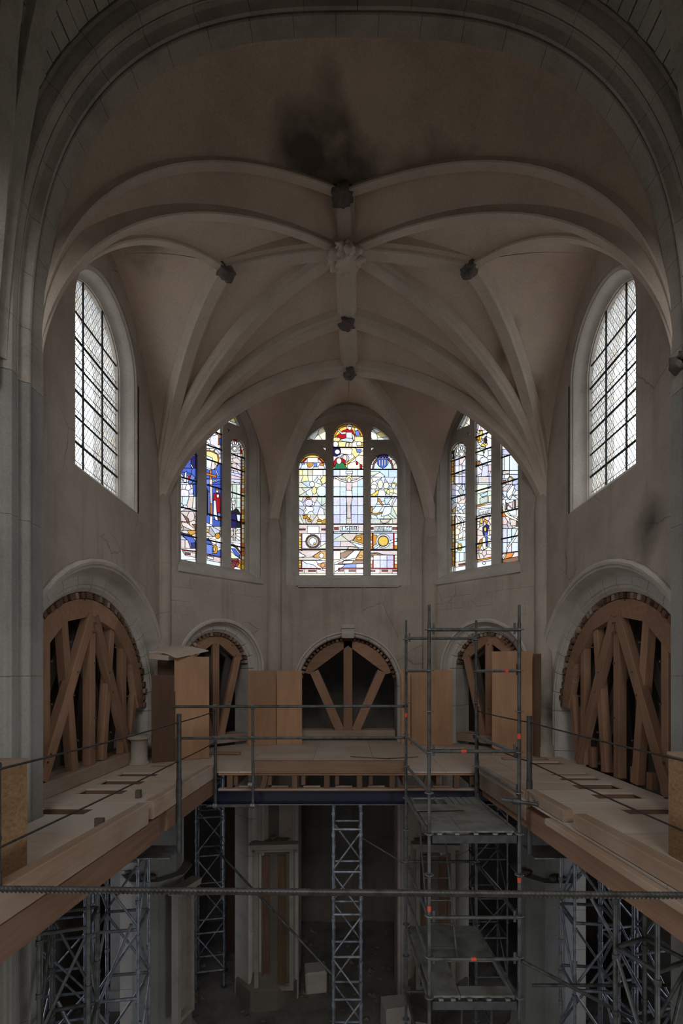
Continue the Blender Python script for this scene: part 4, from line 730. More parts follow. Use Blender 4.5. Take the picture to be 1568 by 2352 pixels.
SD_R2 = [('W', c5, [600, 200, 1000, 200, 1000, 820, 600, 820]), ('V', c5, 640, 330, 960, 830, 16, 'W GR W LV P'), ('Y', c5, [720, 470, 770, 470, 760, 560, 740, 620, 730, 680, 690, 670, 715, 570]), ('O', c5, [655, 600, 715, 560, 715, 640, 660, 620]), ('Y', c5, [760, 690, 800, 710, 850, 680, 855, 720, 790, 750, 735, 745]), ('K', c5, [790, 600, 830, 570, 850, 640, 840, 690, 800, 680]), ('R', c5, [700, 450, 730, 450, 725, 480, 700, 475]),
  ('V', c5, 640, 780, 960, 1080, 10, 'W W LV LG'), ('PY', c5, [770, 810, 815, 800, 800, 870]), ('W', c5, 'o', 795, 1000, 75, 62), ('O', c5, [655, 1020, 715, 1020, 700, 1080, 655, 1120]), ('V', c5, 640, 1080, 960, 1340, 8, 'W LV P LB'), ('PY', c5, [660, 1120, 700, 1060, 780, 1080, 700, 1100]), ('LV', c5, [770, 1110, 870, 1090, 870, 1280, 740, 1300]), ('G', c5, [650, 690, 885, 960], [1290, 1400, 1430, 1510], 'LV T P'), ('PW', c5, [715, 1520, 865, 1470, 865, 1700, 715, 1700]), ('PW', c6, [650, -60, 865, -60, 865, 80, 715, 130, 650, 120]), ('LG', c6, [650, 120, 870, 60, 960, 60, 960, 290, 650, 310]), ('LB', c6, [720, 130, 860, 70, 860, 130, 760, 170]), ('LG', c6, [720, 190, 865, 150, 865, 260, 720, 290]), ('PW', c6, [870, 150, 960, 120, 960, 250, 870, 270]), ('O', c6, [650, 330, 800, 290, 800, 320, 650, 360]), ('P', c6, [800, 290, 960, 250, 960, 290, 800, 320]),
  ('W', c6, [640, 380, 960, 340, 960, 560, 640, 560]), ('W', c6, [700, 400, 920, 365, 920, 460, 700, 500]), ('P', c6, [650, 515, 960, 460, 960, 480, 650, 535]), ('V', c6, 660, 520, 960, 860, 16, 'T P PW GR'), ('Y', c6, [725, 540, 765, 530, 760, 640, 725, 650]), ('A', c6, 'o', 815, 620, 38, 45), ('P', c6, 'o', 805, 650, 24, 40), ('DB', c6, [770, 710, 850, 660, 885, 690, 860, 800, 850, 860, 780, 860, 770, 790]), ('Y', c6, 'o', 815, 750, 24, 42), ('B', c6, [790, 800, 850, 800, 860, 1050, 840, 1050, 820, 900]), ('V', c6, 660, 860, 960, 1150, 9, 'P PW T W'), ('A', c6, [720, 940, 755, 920, 750, 1050, 700, 1130, 690, 1080]), ('PW', c6, [770, 900, 820, 890, 830, 1100, 780, 1120, 770, 1020]), ('B', c6, [820, 880, 855, 880, 862, 1060, 838, 1060]), ('V', c6, 660, 1130, 960, 1290, 7, 'P P T'), ('M', c6, [650, 540, 668, 540, 668, 1180, 650, 1180]), ('A', c6, [670, 1300, 960, 1240, 960, 1270, 670, 1330]), ('P', c6, [670, 1330, 960, 1270, 960, 1310, 670, 1350]), ('W', c6, [640, 1350, 960, 1310, 960, 1520, 640, 1520]), ('W', c6, 'o', 795, 1360, 28, 24)]
SD_R3 = [('LV', c5, [1080, 800, 1500, 800, 1500, 1640, 1080, 1640]), ('G', c5, [1110, 1160, 1250, 1450], [900, 1180, 1250, 1330], 'LV W LV LB'), ('T', c5, [1130, 1190, 1250, 1180, 1250, 1230, 1130, 1260]), ('V', c5, 1110, 1330, 1480, 1640, 7, 'W LV W'), ('BR', c5, [1135, 1360, 1190, 1350, 1190, 1500, 1135, 1510]), ('Y', c5, 'o', 1268, 1350, 52, 62), ('P', c5, 'o', 1266, 1390, 42, 90), ('W', c5, [1200, 1490, 1320, 1450, 1400, 1640, 1160, 1640]),
  ('V', c6, 1100, -60, 1450, 220, 13, 'W LV W W P'), ('W', c6, [1200, 100, 1300, -40, 1350, -40, 1300, 120, 1220, 200]), ('V', c6, 1180, 220, 1440, 400, 7, 'P W W T'), ('R', c6, [1195, 280, 1212, 280, 1212, 400, 1195, 400]), ('M', c6, [1340, 230, 1360, 230, 1360, 380, 1340, 390]), ('O', c6, [1110, 380, 1190, 510, 1190, 530, 1110, 540]), ('V', c6, 1100, 520, 1440, 740, 9, 'LV GR P W'), ('PW', c6, [1110, 290, 1150, 290, 1170, 400, 1240, 490, 1380, 560, 1410, 600, 1390, 610, 1280, 560, 1190, 510, 1140, 430]), ('W', c6, [1205, 400, 1380, 400, 1375, 500, 1270, 500]), ('P', c6, [1250, 560, 1380, 590, 1380, 680, 1280, 690]), ('BR', c6, [1375, 610, 1400, 620, 1400, 700, 1370, 690]),
  ('G', c6, [1100, 1210, 1290, 1450], [740, 985, 1180], 'LV LV LB'), ('PW', c6, [1385, 760, 1415, 750, 1400, 850, 1310, 980, 1230, 1080, 1200, 1180, 1190, 1200, 1200, 1080, 1330, 900]), ('M', c6, [1100, 1180, 1450, 1140, 1450, 1160, 1100, 1205]), ('O', c6, [1200, 1180, 1340, 1170, 1320, 1240, 1160, 1290, 1150, 1260]), ('P', c6, [1340, 1165, 1450, 1150, 1450, 1300, 1290, 1260]), ('PW', c6, [1120, 1280, 1195, 1180, 1200, 1200, 1150, 1290]), ('BR', c6, [1100, 1300, 1450, 1230, 1450, 1350, 1100, 1350])]

def traceried(name, label, F, o, n, win, xs, side_zc, glassd, bars, texts=()):
    """three-light window: stone tracery plate with mullions, glass and iron bars"""
    w = empty(name, F(0, 4.3, .36), label, 'window', kind='structure')
    mp = plane_map(o, n, .36); mf = plane_map(o, n, .30)
    ax = [mp(x, 1200)[0] for x in xs]
    off = .27 if name == 'window_1' else .20
    zb = 4.27; k = (ax[5] - ax[0]) / 2.556
    lights = [lancet(ax[0], ax[1], side_zc, side_zc - (ax[1] - ax[0]) * .5, zb), lancet(ax[2], ax[3], 8.20, 8.20 - (ax[3] - ax[2]) * .5, zb), lancet(ax[4], ax[5], side_zc, side_zc - (ax[5] - ax[4]) * .5, zb)]
    # spandrel lights and eyelets
    def sp(s):
        c = (ax[2] + ax[3]) / 2; e = (ax[2] if s < 0 else ax[3])
        P = [(e + s * .19 * k, 7.76), (e + s * .19 * k, 7.98), (e + s * .23 * k, 8.08), (e + s * .30 * k, 8.14), (e + s * .42 * k, 8.05), (e + s * .58 * k, 7.90), (e + s * .72 * k, 7.76)]
        Q = [(e + s * .19 * k, 7.60), (e + s * .32 * k, 7.60), (e + s * .19 * k, 7.48)]
        return P, Q
    S1, S2 = sp(-1), sp(1)
    out = outline(win['a0'], win['hw'] - off + .03, win['zs'], zb - .03, win['rise'] - off + .03)
    plate('tracery', out, lights + [S1[0], S2[0], S1[1], S2[1]], F, .29, .43, M['trac'], w)
    for i, (li, gd) in enumerate(zip(lights, glassd)): glass_light(w, F, mp, li, gd, 100 + i, bars)
    for i, P in enumerate((S1[0], S2[0])):
        cx = sum(p[0] for p in P) / len(P); xs_ = [p[0] for p in P]
        fk = lambda x, y: (x, y)
        idm = (0, 0, 1)
        glass_light(w, F, fk, P, [('V', idm, min(xs_) - .02, 7.7, max(xs_) + .02, 8.2, 7, 'W PW LG PY W')], 200 + i)
    for i, P in enumerate((S1[1], S2[1])): glass_light(w, F, lambda x, y: (x, y), P, [('V', (0, 0, 1), -2, 7.4, 2, 7.7, 2, 'W W')], 220 + i)
    for (s_, x0, x1, y0, y1) in texts:                 # painted lettering on the name plaques
        fc = bpy.data.curves.new('lettering', 'FONT'); fc.body = s_; fc.size = 1; fc.align_x = 'CENTER'; fc.extrude = .002
        fo = bpy.data.objects.new('lettering', fc); COL.objects.link(fo)
        me = bpy.data.meshes.new_from_object(fo.evaluated_get(bpy.context.evaluated_depsgraph_get())); bpy.data.objects.remove(fo)
        bx_ = [v.co.x for v in me.vertices]; by_ = [v.co.y for v in me.vertices]
        (a0, z1), (a1, z0) = mp((x0), (y0)), mp((x1), (y1)); za = mp(x1, y0)[1]
        sx = (a1 - a0) / (max(bx_) - min(bx_)); sy = (za - z0) / (max(by_) - min(by_))
        for v in me.vertices: v.co = F(a0 + (v.co.x - min(bx_)) * sx, z0 + (v.co.y - min(by_)) * sy, .345 - v.co.z)
        link('lettering', me, M['ink'], w)
    return w
barz = [4.80, 5.19, 5.86 - .02, 6.46, 7.12]
mid = lambda P, Q: (P + Q) / 2
zc_ = lambda y: CZ + (VY - y) / FPX * 12.53
bars_c = [zc_(1263), zc_(1204.5), zc_(1141.5), zc_(1079), zc_(1028.5)]
w1 = traceried('window_1', 'large three light stained glass window with crucifixion in the middle of the apse', F_ctr, (0, D1, 0), (0, 1, 0), CTRWIN, (686, 748.5, 765, 834.5, 850.5, 912.5), 7.41, (SG_L, SG_C, SG_R), bars_c,
    [('1588', 784.5, 820, 1209.5, 1218), ('NBALLOT', 862.5, 897, 1210.5, 1218.5)])
bars_d = [4.84, 5.45, 6.12, 6.72, 7.05, 7.42]
traceried('window_2', 'deep blue toned stained glass window in the left slanting apse wall', F_dl, (FL + CL_) / 2, (-q, q, 0), DIAWIN, (412.5, 451, 471, 508, 527, 560.5), 7.45, (SD_L1, SD_L2, SD_L3), bars_d)
traceried('window_3', 'pale stained glass window in the right slanting apse wall behind the scaffold', F_dr, (FR + CR_) / 2, (q, q, 0), DIAWINR, (1037, 1072, 1093, 1131, 1152, 1192), 7.45, (SD_R1, SD_R2, SD_R3), bars_d,
    [('FGIRARD', 1101.5, 1126, 1170.5, 1180)])
# side windows: diamond quarries with small painted motifs, iron bars
def quarry_window(name, label, F, s):
    w = empty(name, F(7.95, 4.95, .36), label, 'window', kind='structure')
    hw, zs, zb = .885, 7.08, 4.94
    poly = outline(7.95, hw, zs, zb, None, 28); rr = random.Random(5 + s)
    dw, dh = .093, .150
    vb = [7.95 - .30, 7.95 + .30]; hb = [5.32, 5.72, 6.12, 6.53, 6.93, 7.33]
    def inside(a, z): return abs(a - 7.95) < hw and z > zb and (z < zs or math.hypot(a - 7.95, z - zs) < hw)
    polys = [poly]; meta = [None]
    for i in range(-11, 12):
        for j in range(-1, 50):
            a = 7.95 + (i + (j % 2) * .5) * dw; z = zb + j * dh / 2
            if not (inside(a, z) or inside(a - dw / 2, z) or inside(a + dw / 2, z) or inside(a, z - dh / 2) or inside(a, z + dh / 2)): continue
            k = rr.uniform(.72, .98); col = (k * .96, k, k) if rr.random() < .85 else (k * .95, k * .93, k * .84)
            pan = (sum(a > x for x in vb), sum(z > x for x in hb))
            polys.append([(a - dw / 2, z), (a, z - dh / 2), (a + dw / 2, z), (a, z + dh / 2)]); meta.append((col, pan))
            if j % 2 == 0 or rr.random() < .35:
                c = rr.choice([(.55, .45, .2), (.55, .40, .2), (.5, .22, .14), (.55, .5, .3)]); q4 = .15
                polys.append([(a - dw * q4, z - .008), (a, z - dh * q4 - .008), (a + dw * q4, z - .008), (a, z + dh * q4 - .008)]); meta.append((c, pan))
    V, T = cdt(polys); panels = {}; edges = {}
    for t, ids in T:
        if 0 not in ids or len(ids) < 2: continue
        tp = max(ids); big = [i for i in ids if i and abs(polys[i][0][0] - polys[i][2][0]) > dw * .9]
        panels.setdefault(meta[tp][1], []).append((t, meta[tp][0]))
        bq = min(big) if big else tp
        for i in range(3): edges.setdefault(frozenset((t[i], t[(i + 1) % 3])), []).append((bq, meta[tp][1]))
    v = {}; 
    for e, l in edges.items():
        if len(l) == 2 and l[0][0] == l[1][0]: continue
        a, b = [V[i] for i in e]; dv = b - a
        if dv.length < 1e-4: continue
        nn = Vector((-dv.y, dv.x)).normalized() * .0032; vv, ff = v.setdefault(l[0][1], ([], [])); k = len(vv)
        for dd in (.3585, .3615):
            for p in (a - nn, b - nn, b + nn, a + nn): vv.append(F(p.x, p.y, dd))
        ff += [(k, k + 1, k + 2, k + 3), (k + 7, k + 6, k + 5, k + 4), (k, k + 4, k + 5, k + 1), (k + 3, k + 2, k + 6, k + 7)]
    for pan, tl in panels.items():
        vs_ = []; fs = []; cc = []
        for t, c in tl:
            k = len(vs_); vs_ += [F(V[i].x, V[i].y, .36) for i in t]; fs.append((k, k + 1, k + 2)); cc += [c] * 3
        me = mesh('glass_panel', vs_, fs); at = me.attributes.new('tint', 'FLOAT_COLOR', 'CORNER'); at.data.foreach_set('color', [x for c in cc for x in (*c, 1)])
        gp = link('glass_panel', me, M['clear'], w)
        if pan in v: mk('lead_lattice', v[pan][0], v[pan][1], M['lead'], gp)
    for i, z in enumerate(hb):
        h = hw if z < zs else math.sqrt(max(0, hw * hw - (z - zs) ** 2))
        beam('saddle_bar', F(7.95 - h - .02, z, .325), F(7.95 + h + .02, z, .325), .024, .040 if i % 2 == 0 else .030, M['iron'], w)
    for z in [zb + (i + .5) * .201 for i in range(12)]:
        if min(abs(z - x) for x in hb) > .08:
            h = hw if z < zs else math.sqrt(max(0, hw * hw - (z - zs) ** 2)); beam('tie_bar', F(7.95 - h, z, .345), F(7.95 + h, z, .345), .008, .010, M['iron'], w)
    for a in vb:
        beam('stanchion', F(a, zb, .30), F(a, zs + math.sqrt(hw * hw - .09), .30), .028, .028, M['iron'], w)
    return w
quarry_window('window_4', 'tall round headed window of diamond panes in the left choir wall', F_left, 0)
quarry_window('window_5', 'tall round headed window of diamond panes in the right choir wall', F_right, 1)
# openings added: two stand for lit wall strips, two unseen ones light the shoring
for i, (F, a0, a1, z0, z1, lab) in enumerate(((FR_((0, YA, 0), (1, 0, 0), (0, 1, 0)), -4.32, -4.02, -5.9, -1.6, 'narrow bright opening standing in for a lit wall strip under the left end of the deck'), (FR_((0, YA, 0), (1, 0, 0), (0, 1, 0)), 3.58, 3.98, -5.9, -1.6, 'bright opening standing in for a lit wall strip behind the scaffold'),
        (FR_((-XA, 0, 0), (0, 1, 0), (-1, 0, 0)), 7.2, 9.6, -5.6, -2.0, 'unseen window added in the left lower wall to light the shoring'), (FR_((XA, 0, 0), (0, 1, 0), (1, 0, 0)), 7.2, 9.6, -5.6, -2.0, 'unseen window added in the right lower wall to light the shoring'))):
    w = empty('window_%d' % (6 + i), F((a0 + a1) / 2, z0, .2), lab, 'window', kind='structure')
    m_ = 1 if i < 2 else 3; nz = 8
    for p in range(m_):
        for r in range(nz):
            x0, x1 = a0 + (a1 - a0) * p / m_ + .012, a0 + (a1 - a0) * (p + 1) / m_ - .012; y0, y1 = z0 + (z1 - z0) * r / nz + .012, z0 + (z1 - z0) * (r + 1) / nz - .012
            me = mesh('pane', [F(x0, y0, .2), F(x1, y0, .2), F(x1, y1, .2), F(x0, y1, .2)], [(0, 1, 2, 3)]); at = me.attributes.new('tint', 'FLOAT_COLOR', 'CORNER')
            at.data.foreach_set('color', ([.12, .13, .16, 1] if i < 2 else [.6, .63, .68, 1]) * 4); link('pane', me, M['glass'], w)
    for p in range(m_ + 1): beam('glazing_bar', F(a0 + (a1 - a0) * p / m_, z0, .2), F(a0 + (a1 - a0) * p / m_, z1, .2), .03, .03, M['iron'], w)
    for r in range(nz + 1): beam('glazing_bar', F(a0, z0 + (z1 - z0) * r / nz, .2), F(a1, z0 + (z1 - z0) * r / nz, .2), .03, .03, M['iron'], w)
# ================================================================== TIMBER CENTRINGS IN THE ARCHES
def bolts(F, pts, d, parent):
    for a, z in pts: tube('bolt', F(a, z, d + .004), F(a, z, d - .018), .016, M['bolt'], parent, 6)
def centring(label, F, a0, zs, R, big, nb, tie=True, seed=1):
    c = empty('timber_centring', F(a0, 0, .45), label, 'centring', 'timber centrings in the choir arches'); rr = random.Random(seed)
    up = F(0, 0, 1) - F(0, 0, 0)
    Ro = R - .115 if big else R - .085; dep = .25 if big else .10; th = .13 if big else .10
    angs = [3, 34, 64, 90, 116, 146, 177] if big else [17, 90, 163]
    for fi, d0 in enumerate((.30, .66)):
        mat = M['timber'] if fi == 0 else M['timber_grey']  # rear frame takes the darker grey timber
        for A, B in zip(angs[:-1], angs[1:]):
            A, B = math.radians(A), math.radians(B); n = 8
            arc = [(a0 - Ro * math.cos(A + (B - A) * i / n), zs + Ro * math.sin(A + (B - A) * i / n)) for i in range(n + 1)]
            m_ = (A + B) / 2; ri = Ro * math.cos((B - A) / 2) - dep
            f_ = lambda t: (a0 - ri / math.cos(t - m_) * math.cos(t), zs + ri / math.cos(t - m_) * math.sin(t))
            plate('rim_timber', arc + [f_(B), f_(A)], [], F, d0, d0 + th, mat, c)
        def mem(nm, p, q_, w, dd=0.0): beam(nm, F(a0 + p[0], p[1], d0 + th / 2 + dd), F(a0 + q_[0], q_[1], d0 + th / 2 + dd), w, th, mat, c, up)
        zi = zs + Ro - dep
        if big:
            zt = .23 if tie else .02
            mem('king_post', (0, zt), (0, zi - .02), .17)
            for s in (-1, 1):
                mem('strut', (s * .06, zi - .02), (s * 1.32, zt + .02), .19, -.03)
                mem('post', (s * .74, zi - .15), (s * .44, zt), .16, .03)
                mem('post', (s * 1.18, zs + 1.36), (s * 1.18, zt), .15, .02)
                mem('strut', (s * 1.70, zs + .35), (s * 1.42, zt), .14, .03)
            if fi == 0: bolts(F, [(a0 + x, z) for s in (-1, 1) for x, z in ((s * .03, zi - .12), (s * .03, zi - .28), (s * .5, 1.75), (s * .62, 1.4), (s * 1.25, .5), (s * 1.18, 1.9), (s * 1.18, 1.3), (s * 1.18, .6), (s * .70, 2.2), (s * .52, .7), (0, 1.9), (0, 1.0), (0, .5), (s * 1.62, 1.25), (s * 1.5, .55), (s * 1.5, 2.1), (s * .95, 2.72), (s * .3, 2.9))], d0 - .03, c)
        else:
            zt = .26
            mem('king_post', (0, zt - .06), (0, zi + .13), .23 if R > 1 else .17)
            for s in (-1, 1):
                x1 = s * R * .70; mem('strut', (s * R * .16, zt), (x1, zs + R * .30), .23 if R > 1 else .17, -.01)
            if fi == 0: bolts(F, [(a0 + x, z) for x, z in ((0, zi - .1), (0, .9), (R * .4, 1.05), (-R * .4, 1.05), (R * .62, zs + .3), (-R * .62, zs + .3), (R * .5, zs + R * .66), (-R * .5, zs + R * .66), (0, zi + .12))], d0 - .005, c)
    if tie:
        for d0 in (.30, .66): beam('tie_beam', F(a0 - R * .97, .115 + (0 if big else .06), d0 + .05), F(a0 + R * .97, .115 + (0 if big else .06), d0 + .05), .22 if big else .20, .20, M['dusty'], c, up)
    else:
        for x in (-1.42, -1.18, -.86, -.44, 0, .44, .86, 1.18, 1.42): beam('foot_block', F(a0 + x + .11, 0.005, .42), F(a0 + x + .11, .24 + rr.uniform(0, .2), .42), .12, .10, M['timber'], c, up)
    for i in range(nb):
        t = math.radians(4 if big else 12) + math.radians(172 if big else 156) * i / (nb - 1); rb = R - .058 if big else R - .045
        p = lambda d: F(a0 - rb * math.cos(t), zs + rb * math.sin(t), d)
        e0 = rr.uniform(.25, .31) if big else rr.uniform(.17, .26); radial = (p(0) - F(a0, zs, 0))
        beam('lagging_batten', p(e0), p(.86 + rr.uniform(0, .06)), .085 if big else .07, .095 if big else .075, M['dusty'] if rr.random() < .3 else M['timber_dk'], c, radial)
    return c
centring('big timber arch truss filling the left arcade arch', F_left, AY, AZ, AR, True, 44, True, 1)
centring('big timber arch truss filling the right arcade arch', F_right, AY, AZ, AR, True, 44, False, 2)
centring('timber arch frame with fan struts in the middle apse arch', F_ctr, -.10, 1.41, 1.25, False, 30, True, 3)
centring('narrow timber arch frame in the left slanting apse arch beside the bent plywood', F_dl, 0, 1.86, .84, False, 22, True, 4)
centring('narrow timber arch frame in the right slanting apse arch behind the scaffold tower', F_dr, 0, 1.86, .84, False, 22, True, 5)

# ================================================================== DECK
Xl = lambda Y: -2.58 - (8.53 - Y) * .047
Xr = lambda Y: 2.20 + (8.53 - Y) * .064
Fz = lambda a, y, d: Vector((a, y, d))
DK = empty('floor', (0, 9, 0), 'plywood working deck at the foot of the arches around an open well', 'deck', kind='structure')
slotsL = [(8.30, .30), (8.06, .05), (7.72, .34), (7.10, .34), (6.10, .32)]
slotsR = [(9.35, .30), (8.33, .20), (7.97, .26), (7.44, .38), (6.86, .34), (6.10, .30)]
for s, X_, slots, ys in ((-1, Xl, slotsL, [8.53, 7.97, 7.38, 6.5, 5.25, 3.95, 2.7, 1.35]), (1, Xr, slotsR, [8.53, 7.72, 7.16, 6.5, 5.25, 3.95, 2.7, 1.35])):
    for y1, y0 in zip(ys[:-1], ys[1:]):
        xo = 4.32 if y0 > 5.8 else 3.80
        if y0 < 5.8 < y1: outer = [(s * 3.8, y0 + .004), (X_(y0), y0 + .004), (X_(y1), y1 - .004), (s * 4.32, y1 - .004), (s * 4.32, 5.92), (s * 3.8, 5.92)]
        else: outer = [(s * xo, y0 + .004), (X_(y0), y0 + .004), (X_(y1), y1 - .004), (s * xo, y1 - .004)]
        hs = [[(s * 3.36, c - h / 2), (s * 4.04, c - h / 2), (s * 4.04, c + h / 2), (s * 3.36, c + h / 2)] for c, h in slots if y0 + .02 < c - h / 2 and c + h / 2 < y1 - .02]
        plate('plywood_sheet', outer, hs, Fz, -.03, random.uniform(-.002, .002), M['deck'], DK)
    for c, h in slots:
        for e in (-1, 1):
            if c < 8.5 or e < 0 or s > 0: box('joist', (s * 3.70 - .45, c + e * (h / 2 + .03) - .028, -.25), (s * 3.70 + .45, c + e * (h / 2 + .03) + .028, -.032), M['timber_dk'], DK)
        box('slot_end', (s * 3.335 - .02, c - h / 2, -.25), (s * 3.335 + .02, c + h / 2, -.032), M['timber_dk'], DK)
xs = [-4.32, -3.25, -2.03, -.81, .41, 1.63, 2.85, 4.32]
def ytop(x): return 12.75 if abs(x) < 1.9 else 12.75 - (abs(x) - 1.9)
for x0, x1 in zip(xs[:-1], xs[1:]):
    P = [(x0 + .003, 8.535), (x1 - .003, 8.535)]
    bx = [x1 - .003] + ([1.9] if x0 < 1.9 < x1 else []) + ([-1.9] if x0 < -1.9 < x1 else []) + [x0 + .003]
    P += [(x, ytop(x)) for x in bx]
    hs = [[(3.36, 9.20), (4.04, 9.20), (4.04, 9.50), (3.36, 9.50)]] if x0 > 2.5 else ([[(1.72, 11.0), (2.12, 11.0), (2.12, 11.28), (1.72, 11.28)], [(2.22, 11.0), (2.62, 11.0), (2.62, 11.28), (2.22, 11.28)]] if 1.6 < x0 < 1.7 else [])
    plate('plywood_sheet', P, hs, Fz, -.03, random.uniform(-.003, .001), M['deck'], DK)
for x in [-3.9, -3.3, -2.7, -2.1, -1.5, -.9, -.3, .3, .9, 1.5, 2.1, 2.7, 3.3]: box('joist', (x - .035, 8.6, -.26), (x + .035, 12.4, -.034), M['timber_dk'], DK)
plate('plywood_sheet', [(-4.3, -3), (4.3, -3), (4.3, 1.3), (-4.3, 1.3)], [], Fz, -.03, 0, M['deck'], DK)
# edge timbers, each a piece that could be lifted off
def edge(label, X_, y0, y1, off, z0, z1, w, mat, nm='edge_timber', g='timbers along the edges of the well'):
    p0 = Vector((X_(y0) + off, y0, (z0 + z1) / 2)); p1 = Vector((X_(y1) + off, y1, (z0 + z1) / 2))
    return setp(beam(nm, p0, p1, w, z1 - z0, M[mat], None, (0, 0, 1), .012), label, 'timber', g)
edge('dusty guard timber on the left deck edge, far piece with a notched end', Xl, 8.5, 6.12, .066, -.115, .12, .125, 'dusty')
edge('dusty guard timber on the left deck edge, long near piece', Xl, 5.95, 1.4, .071, -.13, .14, .135, 'dusty')
edge('deep timber girder under the left deck edge, far piece', Xl, 8.5, 6.55, .055, -.40, -.12, .13, 'timber_mid', 'edge_girder')
edge('deep timber girder under the left deck edge, long near piece', Xl, 6.30, 1.4, .055, -.44, -.135, .13, 'timber_mid', 'edge_girder')
edge('short dark block between the two pieces of the left girder', Xl, 6.54, 6.31, .03, -.38, -.13, .10, 'timber_dk')
edge('reddish fascia board on the right deck edge behind the scaffold tower', Xr, 8.5, 6.66, .05, -.30, .10, .09, 'dusty')
edge('short guard timber on the right deck edge beside the dark post', Xr, 6.60, 5.62, .06, .003, .15, .13, 'dusty')
edge('long dusty guard timber on the right deck edge near the strand board', Xr, 5.38, 1.4, .07, .003, .17, .15, 'dusty')
edge('deep timber girder under the right deck edge', Xr, 8.4, 1.4, .10, -.40, -.12, .16, 'timber_mid', 'edge_girder')
edge('thin dusty ledge under the right guard timber', Xr, 5.9, 1.4, .02, -.115, -.034, .20, 'dusty')
setp(beam('edge_timber', (-1.76, 8.47, .105), (.90, 8.47, .105), .09, .20, M['timber_mid'], None), 'upright plank along the front edge of the far deck', 'timber', 'timbers along the edges of the well')
# lattice and blue girder carrying the far deck
tr = empty('deck_lattice', (0, 8.58, -.3), 'timber lattice between the far deck and the blue steel girder', 'lattice')
beam('chord', (-2.40, 8.60, -.325), (2.15, 8.60, -.325), .12, .04, M['dusty'], tr); beam('chord', (-2.40, 8.60, -.055), (2.15, 8.60, -.055), .10, .04, M['timber'], tr)
for i, x in enumerate([-2.2, -1.62, -1.05, -.48, .1, .68, 1.26, 1.82]):
    beam('lattice_post', (x, 8.60, -.305), (x + (.06 if i in (1, 6) else 0), 8.60, -.075), .10, .11, M['timber_dk'], tr, (0, 1, 0))
    if i < 7: beam('bearer', (x + .15, 8.64, -.29), (x + .45, 8.64, -.29), .04, .03, M['dusty'], tr)
pr = [(-.10, -.60), (.10, -.60), (.10, -.585), (.008, -.585), (.008, -.365), (.10, -.365), (.10, -.35), (-.10, -.35), (-.10, -.365), (-.008, -.365), (-.008, -.585), (-.10, -.585)]
v = [(x, 8.66 + a, b) for x in (-3.0, 2.75) for a, b in pr]; n = 12
bg = setp(mk('steel_girder', v, [(i, (i + 1) % n, n + (i + 1) % n, n + i) for i in range(n)] + [tuple(reversed(range(n))), tuple(range(n, 2 * n))], M['blue']), 'dark blue steel girder spanning under the far deck', 'girder')
beam('flange_edge', (-2.98, 8.555, -.592), (2.7, 8.555, -.592), .006, .016, M['tube_lt'], bg)

# ================================================================== GUARD RAILS AND CABLES
g = empty('guard_rail', (-1.1, 8.40, -.6), 'tubular guard rail along the front of the far deck', 'railing')
for z in (1.155, .61): tube('rail', (-3.14 if z > 1 else -3.1, 8.36, z), (.93, 8.36, z + .01), .0242, M['tube'], g)
for x in (-1.76,): tube('post', (x, 8.41, -.62), (x, 8.41, 1.19), .0242, M['tube'], g)
tube('post', (-2.41, 8.41, -.62), (-2.41, 8.41, 1.18), .027, M['post'], g)
tube('rail', (-2.55, 8.37, -.56), (-1.7, 8.37, -.57), .0242, M['tube'], g)
for x, z in ((-1.76, 1.155), (-1.76, .61), (-2.41, 1.155), (-2.41, .61), (-1.76, -.56), (-2.41, -.56), (-1.80, -.20)):
    k = tube('coupler', (x - .035, 8.385, z), (x + .035, 8.385, z), .042, M['tube_lt'], g, 8); tube('coupler_bolt', (x, 8.385, z), (x, 8.33, z + .03), .012, M['tube_lt'], k, 6)
def post(label, x, y, z0, z1, r=.030):
    p = empty('guard_post', (x, y, z0), label, 'post', 'dark posts at the well edge')
    tube('pole', (x, y, z0), (x, y, z1), r, M['post'], p, 12); tube('sleeve', (x, y, -.02), (x, y, .24), r + .006, M['post'], p, 12)
    for z in (1.04, .49): tube('cable_eye', (x - .012, y, z), (x + .012, y, z), r + .008, M['post'], p, 8)
post('dark post beside the notched end of the left guard timber', -2.495, 6.83, -.80, 1.16, .034)
post('dark post at the far left edge of the view', -2.735, 3.62, .0, 1.05, .02)
post('dark post on the right deck edge beside the scaffold tower', 2.42, 6.74, -.78, 1.14, .036)
post('dark post at the far right corner of the well behind the scaffold', 2.10, 8.28, -.7, 1.17, .033)
post('dark post on the right deck edge outside the view', 2.62, 3.4, -.6, 1.05, .034)
def cable(label, pts):
    cu = bpy.data.curves.new('guard_cable', 'CURVE'); cu.dimensions = '3D'; cu.bevel_depth = .0095; cu.bevel_resolution = 2
    sp_ = cu.splines.new('POLY'); sp_.points.add(len(pts) - 1)
    for i, p in enumerate(pts): sp_.points[i].co = (*p, 1)
    o = bpy.data.objects.new('guard_cable', cu); COL.objects.link(o)
    me = bpy.data.meshes.new_from_object(o.evaluated_get(bpy.context.evaluated_depsgraph_get())); bpy.data.objects.remove(o)
    o = link('guard_cable', me, M['rebar']); return setp(o, label, 'cable', 'bars strung between the posts')
def sag(a, b, s=.012, n=8): return [tuple(Vector(a).lerp(Vector(b), i / n) - Vector((0, 0, s * math.sin(PI * i / n)))) for i in range(n + 1)]
cable('upper guard bar along the left side of the well', sag((-2.41, 8.41, 1.08), (-2.495, 6.83, 1.04)) + sag((-2.495, 6.83, 1.04), (-2.66, 3.62, 1.03)) + [(-2.72, 2.0, 1.03)])
cable('lower guard bar along the left side of the well', sag((-2.41, 8.41, .54), (-2.495, 6.83, .50)) + sag((-2.495, 6.83, .50), (-2.66, 3.62, .455)) + [(-2.72, 2.0, .45)])
